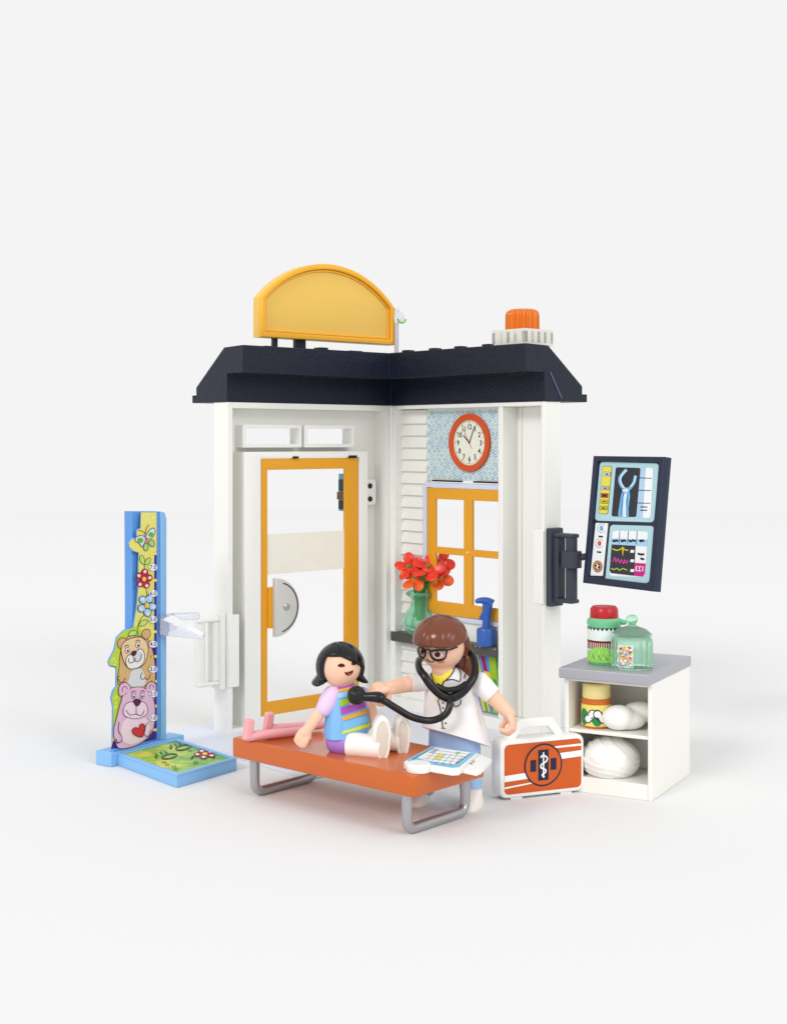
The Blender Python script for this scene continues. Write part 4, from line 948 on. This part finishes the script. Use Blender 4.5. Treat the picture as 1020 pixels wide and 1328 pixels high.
# ============================================================ STETHOSCOPE
ste = thing('stethoscope', 'thick black toy stethoscope hung round the doctor neck and pressed on the girl chest', 'stethoscope', (2.15, 51.9, 4.2))
bm = B(); cdp = lambda x, y, Y: D(*cd_((x, y))[0], Y)
loop = [cdp(560, 345, 53.2), cdp(600, 372, 52.75), cdp(622, 440, 52.35), cdp(615, 520, 52.0), cdp(570, 590, 51.8), cdp(520, 640, 51.72), cdp(450, 672, 51.7), cdp(385, 648, 51.7), cdp(320, 590, 51.75), cdp(268, 520, 51.85), cdp(234, 470, 52.2), cdp(228, 425, 52.8), cdp(244, 400, 53.4), cdp(330, 380, 54.1), cdp(460, 350, 54.0)]
lp = smooth_path(loop, 7, True); tube(bm, lp, [.125+.06*math.exp(-((k-42)/26)**2) for k in range(len(lp))], 16, closed=True); hz = obj('yoke', bm, BLACK, ste, world=True, smooth=60)
bm = B(); tube(bm, smooth_path([cdp(352, 585, 51.75), cdp(420, 615, 51.62), cdp(500, 606, 51.62), cdp(560, 570, 51.7)], 7), .11, 12); obj('inner_tube', bm, BLACK, ste, world=True, smooth=60)
bm = B(); hose = [cdp(444, 672, 51.62), cdp(446, 720, 51.45), cdp(425, 775, 51.35), cdp(370, 815, 51.3), cdp(290, 830, 51.2), cdp(180, 805, 51.0), cdp(90, 755, 50.9), cdp(0, 700, 50.8), cdp(-60, 668, 50.75)]
tube(bm, smooth_path(hose, 7), .135, 16); obj('hose', bm, BLACK, ste, world=True, smooth=60)
cgp = lambda x, y, Y: D(*cg((x, y))[0], Y)
bm = B(); tube(bm, smooth_path([cgp(690, 470, 50.75), cgp(640, 452, 50.8), cgp(560, 450, 50.85), cgp(520, 445, 50.9)], 5), [.13, .15, .18, .2, .21, .21, .2, .19, .18, .17, .17, .16, .17, .19, .21, .22], 18)
obj('grip', bm, BLACK, ste, world=True, smooth=60)
cp = cgp(498, 441, 50.9); ax = Vector((.35, -.9, .1)).normalized(); M_ = Matrix.Translation(cp) @ ax.to_track_quat('Z', 'Y').to_matrix().to_4x4()
bm = B(); lathe(bm, [(0, -.22), (.3, -.22), (.35, -.14), (.36, 0), (.31, .12), (.22, .15), (.19, .22), (.14, .24), (0, .24)], M=M_, seg=32); obj('chest_piece', bm, BLACK, ste, world=True, bevel=.03)

# ============================================================ TABLET AND CARD on the bench
ct = crop(520, 930, 8.5)
tab = thing('patient_tablet', 'flat white and blue toy tablet lying at the right end of the orange bench', 'tablet', G(565, 990, BZ))
def gxy(pts, z): return [tuple(G(a, b, z))[:2] for a, b in pts]
T1 = BZ+.26
p1 = gxy(ct((30, 490), (330, 322), (840, 395), (850, 402), (640, 566), (560, 572), (310, 530), (290, 505), (110, 520), (60, 515)), T1)
obj('tablet_body', prism([p1], BZ+.01, T1, .03), WHITE2, tab)
X_ = gxy(ct((190, 520)), T1)[0]; bm = B(); lathe(bm, [(.42, BZ+.01), (.44, BZ+.05), (.44, T1+.02), (.4, T1+.05), (0, T1+.05)], (X_[0], X_[1], 0), seg=32); obj('tablet_knob', bm, WHITE2, tab, world=False)
bpy.data.objects[tab.children[-1].name].location = (-tab.location.x, -tab.location.y, -tab.location.z)
tab.children[0].location = (-tab.location.x, -tab.location.y, -tab.location.z)
p = Print(on_plane((0, 0, T1), (0, 0, 1)), .008)
p.poly(ct((62, 472), (330, 330), (830, 398), (640, 552), (560, 560), (310, 520), (90, 500)), ink(120, 190, 224), 0)
p.poly(ct((180, 450), (370, 340), (770, 398), (600, 520), (560, 524), (280, 486)), wht, 1)
for a, b in (((122, 470), (360, 345)), ((600, 520), (766, 404))): p.stroke(ct(a, b), .7, INK, 3, curve=False)
p.poly(ct((356, 462), (418, 410), (480, 418), (410, 472)), ink(236, 220, 60), 3).poly(ct((590, 412), (620, 390), (660, 396), (620, 418)), ink(140, 200, 70), 3)
p.poly(ct((300, 400), (370, 352), (420, 360), (360, 405)), ink(170, 180, 200), 2)
for k in range(6): p.stroke(ct((270+k*66, 484-0*k+k*7), (370+k*62, 398+k*6)), .35, ink(90, 90, 110), 3, curve=False)
for k in range(4): p.stroke(ct((230+k*42, 455-k*28), (640+k*38, 505-k*30)), .3, ink(110, 120, 140), 3, curve=False)
for k in range(4): p.oval(*ct((304+k*80, 502+k*7))[0], .9, .7, INK, 3)
p.oval(*ct((196, 505))[0], 7.5, 3.0, ink(150, 206, 230), 8).oval(*ct((196, 505))[0], 4.5, 1.7, wht, 9).oval(*ct((196, 505))[0], .7, .5, INK, 10)
p.done('tablet_print', tab)
crd = thing('folded_card', 'small white card with a red and green mark beside the blue tablet', 'card', G(605, 995, BZ))
p1 = gxy(ct((650, 575), (846, 405), (1000, 470), (880, 590), (830, 612)), BZ+.14)
pv = [(a-crd.location.x, b-crd.location.y) for a, b in p1]
obj('card_body', prism([pv], .01, .15, .02), WHITE2, crd)
p = Print(on_plane((0, 0, BZ+.155), (0, 0, 1)), .006)
p.oval(*ct((772, 516))[0], 1.8, .9, ink(200, 30, 50), 0).stroke(ct((788, 502), (796, 478)), .9, ink(80, 170, 60), 0, curve=False).stroke(ct((790, 504), (812, 490)), .9, ink(80, 170, 60), 0, curve=False)
p.done('card_print', crd)

# ============================================================ FIRST-AID CASE
ca = radians(22.3); co = Vector((4.15, 52.95, 0))
case = thing('first_aid_case', 'white toy first-aid case with orange front and dark medical cross, left of the cabinet', 'case', co, ca)
CW, CH, CDp = 3.72, 2.34, .85
CZ = Matrix(((1, 0, 0, 0), (0, 0, 1, 0), (0, 1, 0, 0), (0, 0, 0, 1)))
bm = prism([rrect(0, .08, CW, CH, .3)], 0, CDp, .09, M=CZ); bmesh.ops.recalc_face_normals(bm, faces=bm.faces); obj('case_body', bm, WHITE2, case)
bm = prism([[(.35, CH-.05), (.95, CH+.72), (2.45, CH+.72), (3.05, CH-.05), (2.6, CH-.05), (2.25, CH+.36), (1.15, CH+.36), (.8, CH-.05)]], .28, .58, .06, M=CZ); bmesh.ops.recalc_face_normals(bm, faces=bm.faces)
obj('handle', bm, WHITE2, case)
for x in (.5, 2.7): obj('foot', box(B(), x, x+.5, .1, .75, 0, .09), WHITE2, case)
bm = B(); box(bm, .1, 3.6, .42, .45, .06, .085); obj('seam', bm, INK, case)
def cf(x, z, g): return XF[case.name] @ Vector((x, -g, z))
p = Print(cf, .012); orr = ink(204, 92, 36); navy = ink(34, 40, 62)
p.poly(rrect(.16, .24, CW-.14, CH-.16, .2), orr, 0)
x0, x1 = .16, CW-.14
p.poly([(x0, .98), (x0, .74), (1.5, .80), (1.5, 1.04)], wht, 1); p.poly([(x0, .54), (x0, .47), (1.6, .60), (1.5, .64)], wht, 1)
p.poly([(x1, 1.88), (x1, 1.97), (2.3, 1.95), (2.2, 1.88)], wht, 1); p.poly([(x1, 1.70), (x1, 1.46), (2.4, 1.42), (2.4, 1.66)], wht, 1)
cx_, cz_ = 1.86, 1.27
p.fan((cx_, cz_), circ(cx_, cz_, .84, 48), navy, 3, 1).fan((cx_, cz_), circ(cx_, cz_, .775, 48), orr, 4, 1)
p.poly([(cx_-.23, cz_-.6), (cx_+.23, cz_-.6), (cx_+.23, cz_+.6), (cx_-.23, cz_+.6)], navy, 5)
for sx in (-1, 1): p.poly([(cx_+sx*.32, cz_-.23), (cx_+sx*.58, cz_-.23), (cx_+sx*.58, cz_+.23), (cx_+sx*.32, cz_+.23)], navy, 5)
p.stroke([(cx_, cz_-.5), (cx_, cz_+.5)], .06, wht, 6, curve=False)
p.stroke([(cx_-.13, cz_+.3), (cx_-.02, cz_+.38), (cx_+.15, cz_+.28), (cx_+.12, cz_+.14), (cx_-.1, cz_+.02), (cx_-.1, cz_-.1), (cx_+.09, cz_-.2), (cx_+.07, cz_-.3), (cx_-.06, cz_-.38), (cx_+.04, cz_-.48)], .065, wht, 7)
p.done('case_print', case)

# ============================================================ CABINET
ka = radians(-29); ko = Vector((10.02, 52.95, 0))
cab = thing('storage_cabinet', 'white open-front toy cabinet with grey top and one shelf, right of the clinic', 'cabinet', ko, ka)
# local: x to the right (front-right corner at 0), y away from the viewer
W_, DP, HT = 3.62, 5.0, 4.55
bm = B()
box(bm, -.17, 0, 0, DP, 0, HT); box(bm, -W_, -W_+.17, 0, DP, 0, HT); box(bm, -W_+.17, -.17, DP-.15, DP, 0, HT); box(bm, -W_+.17, -.17, 2.5, 2.62, .62, HT-.14)
box(bm, -W_+.17, -.17, .02, DP-.15, 0, .62); box(bm, -W_+.17, -.17, .02, DP-.15, HT-.14, HT)
obj('cabinet_body', bm, CREAM, cab, bevel=.03)
bm = B(); box(bm, -W_+.17, -.17, .06, 2.5, 2.36, 2.5); obj('shelf', bm, CREAM, cab, bevel=.03)
bm = B(); box(bm, -W_-.12, .04, -.36, DP+.05, HT, HT+.42); obj('worktop', bm, mat('grey_worktop', (172, 172, 180), .38, .45, metal=.25, bump=.1, bscale=20), cab, bevel=.05)
CT = HT+.42
def kab(x, y, z): return XF[cab.name] @ Vector((x, y, z))
def wrap(fn_c, R, fz0):      # print on a cylinder: (angle in degrees, height)
    return lambda a, z, g: Vector(fn_c)+Vector(((R+g)*sin(radians(a)), -(R+g)*cos(radians(a)), z))
def wquad(p, a0, a1, z0, z1, m, lv, n=24): p.quad((a0, z0), (a1, z0), (a1, z1), (a0, z1), m, lv, n, 1)
# red-capped bottle
b0 = G(783, 860, CT); b0.z = CT
bt = thing('medicine_bottle', 'green toy bottle with a red cap and striped label on the cabinet top', 'bottle', b0)
GRNP = mat('bottle_green_plastic', (120, 206, 150), .25, .5, trans=.15)
bm = B(); lathe(bm, [(0, 0), (.62, 0), (.66, .06), (.66, 1.5), (.7, 1.62), (.68, 1.78), (.58, 1.86), (0, 1.86)], seg=40); bd = obj('bottle_body', bm, GRNP, bt)
bm = B(); lathe(bm, [(.56, 1.84), (.58, 1.9), (.56, 2.22), (.48, 2.32), (0, 2.34)], seg=36); obj('cap', bm, RED, bt)
bm = B(); limb(bm, [(.55, -.1, 1.7), (.8, -.18, 1.68)], [.14, .1], 12); obj('spout', bm, GRNP, bt)
p = Print(wrap(b0, .66, 0), .01, .0115)
wquad(p, -100, 100, .2, 1.5, ink(226, 238, 232), 0); wquad(p, -100, 100, .1, .55, ink(130, 206, 120), 1)
for k in range(24): wquad(p, -96+k*8, -96+k*8+5, .62, .98, ink(150, 40, 44), 1, 2)
wquad(p, -100, 100, .9, .98, ink(120, 30, 36), 2)
for k in range(-6, 7): p.poly([(k*15-7.5, 1.5), (k*15+7.5, 1.5), (k*15, 1.38)], navy, 2)
p.fan((-20, .35), [(-20+62*cos(radians(t)), .12+(.62*sin(radians(t)) if sin(radians(t)) > 0 else 0)) for t in range(0, 360, 12)], ink(150, 216, 96), 3, 3)
for k in range(5): p.stroke([(-70+k*26, .16), (-56+k*26, .42), (-50+k*26, .6)], .035, ink(220, 230, 120), 4); p.stroke([(-40+k*22, .2), (-54+k*22, .44)], .03, ink(60, 150, 90), 4)
p.done('bottle_label', bt)
# mint glass jar
j0 = G(819, 866, CT); j0.z = CT
jr = thing('candy_jar', 'pale green fluted glass sweet jar with lid and knob, on the cabinet top', 'jar', j0)
def fluted(prof, N_=96, dep=.03, fl=24):
    bm = B(); rings = []
    for r, z, f in prof:
        rings.append([bm.verts.new((r*(1+f*dep*cos(fl*2*pi*i/N_))*cos(2*pi*i/N_), r*(1+f*dep*cos(fl*2*pi*i/N_))*sin(2*pi*i/N_), z)) for i in range(N_)])
    for a, b in zip(rings, rings[1:]):
        for i in range(N_): j = (i+1) % N_; bm.faces.new((a[i], a[j], b[j], b[i]))
    bm.faces.new(list(reversed(rings[0]))); bm.faces.new(rings[-1]); return bm
obj('jar_body', fluted([(.74, 0, 0), (.8, .06, 1), (.8, 1.05, 1), (.76, 1.2, .6), (.66, 1.3, 0)]), MINT, jr)
bm = B(); lathe(bm, [(.78, 1.3), (.8, 1.36), (.72, 1.42), (.55, 1.56), (.2, 1.66), (.14, 1.74), (.2, 1.8), (.25, 1.92), (.2, 2.04), (.1, 2.1), (0, 2.11)], seg=32); obj('jar_lid', bm, MINT, jr)
p = Print(wrap(j0, .8, 0), .03); random.seed(11)
p.quad((-52, .1), (-6, .1), (-6, 1.0), (-52, 1.0), ink(204, 238, 222), 0, 10, 2)
cols = [(240, 220, 90), (236, 130, 150), (246, 246, 240), (250, 170, 90), (130, 200, 170), (200, 60, 80), (150, 190, 230), (246, 236, 150)]
for k in range(90):
    p.oval(random.uniform(-47, -11), random.uniform(.16, .94 if k % 2 else .75), random.uniform(2.5, 4.2), random.uniform(.035, .055), ink(*random.choice(cols)), 1+k*.06, rot=0, n=10, rings=1)
p.done('sweets_print', jr)
# pill jar on the shelf
q0 = kab(-2.45, 1.0, 2.5); q0 = Vector(((773-CX)/F*q0.y, q0.y, 2.5))
pj = thing('pill_jar', 'amber pill jar with cream lid and capsule label on the cabinet shelf', 'jar', q0)
bm = B(); lathe(bm, [(0, 0), (.56, 0), (.6, .05), (.6, 1.1), (.52, 1.2), (0, 1.2)], seg=36); obj('jar_body', bm, mat('amber_jar', (206, 110, 40), .2, .5), pj)
bm = B(); lathe(bm, [(.55, 1.18), (.57, 1.22), (.56, 1.7), (.5, 1.76), (0, 1.76)], seg=36); obj('jar_lid', bm, mat('cream_lid', (240, 222, 150), .35), pj)
p = Print(wrap(q0, .6, 0), .01, .0105)
wquad(p, -100, 100, .1, .95, ink(240, 224, 120), 0)
for a in (-62, -6, 60): p.fan((a, .4), [(a+22*cos(radians(t)), .45+.34*sin(radians(t))) for t in range(0, 360, 20)], ink(40, 140, 80), 1, 2)
for a, th, lv in ((-32, .85, 3), (6, -.75, 5)):
    def caps(L_, r_):
        o_ = []
        for e in (1, -1):
            for k in range(-90, 91, 20):
                t = radians(k)+(0 if e > 0 else pi); x = e*L_+r_*cos(t); y = r_*sin(t)
                o_.append((a+(x*cos(th)-y*sin(th))/.0105, .5+x*sin(th)+y*cos(th)))
        return o_
    p.fan((a, .5), caps(.15, .17), INK, lv, 2).fan((a, .5), caps(.15, .13), ink(244, 244, 244), lv+.5, 2)
    p.stroke([(a+.12*sin(th)/.0105, .5-.12*cos(th)), (a-.12*sin(th)/.0105, .5+.12*cos(th))], .025, INK, lv+1, curve=False)
p.done('jar_label', pj)
# small bandage roll and large turban bandage
r0 = kab(-1.35, .75, 2.5)
bd1 = B(); c0 = r0+Vector((-.15, 0, .5))
ball(bd1, c0+Vector((-.1, 0, 0)), (.68, .55, .5)); ball(bd1, c0+Vector((.85, .5, .12)), (.75, .55, .42)); ball(bd1, c0+Vector((.3, .1, -.1)), (.7, .5, .4))
o = obj('cotton_roll', fuse(bd1, .06, 6), mat('bandage_white', (244, 243, 238), .55, .25), None, smooth=80)
tag(o, 'smooth white cotton roll beside the pill jar on the upper cabinet shelf', 'cotton roll')
t0 = kab(-1.95, 1.05, .62); t0 = Vector(((791-CX)/F*t0.y, t0.y, .62))
bm = B(); bmesh.ops.create_uvsphere(bm, u_segments=120, v_segments=90, radius=1)
for v in bm.verts:
    d = v.co.normalized(); az = math.atan2(d.x, -d.y)
    t = d.z*4.0+1.2*sin(az*1.0+.6)*(1 if d.z < .5 else .6)+.5*abs(sin(az))
    saw = (t-math.floor(t)); t2 = d.z*2.2+d.x*2.6; s2 = t2-math.floor(t2); k_ = sstep(.0, .35, d.z-.25*sin(az)); r = 1+.05*saw*(1-k_)+.06*s2*k_
    v.co = Vector((d.x*1.16*r, d.y*1.05*r, max(d.z*.86*r, -.6)))
bm.transform(Matrix.Translation(t0+Vector((0, 0, .61))))
o = obj('head_bandage', bm, MATS['bandage_white'], None, smooth=80)
tag(o, 'large wound white head bandage in the lower cabinet compartment', 'bandage')
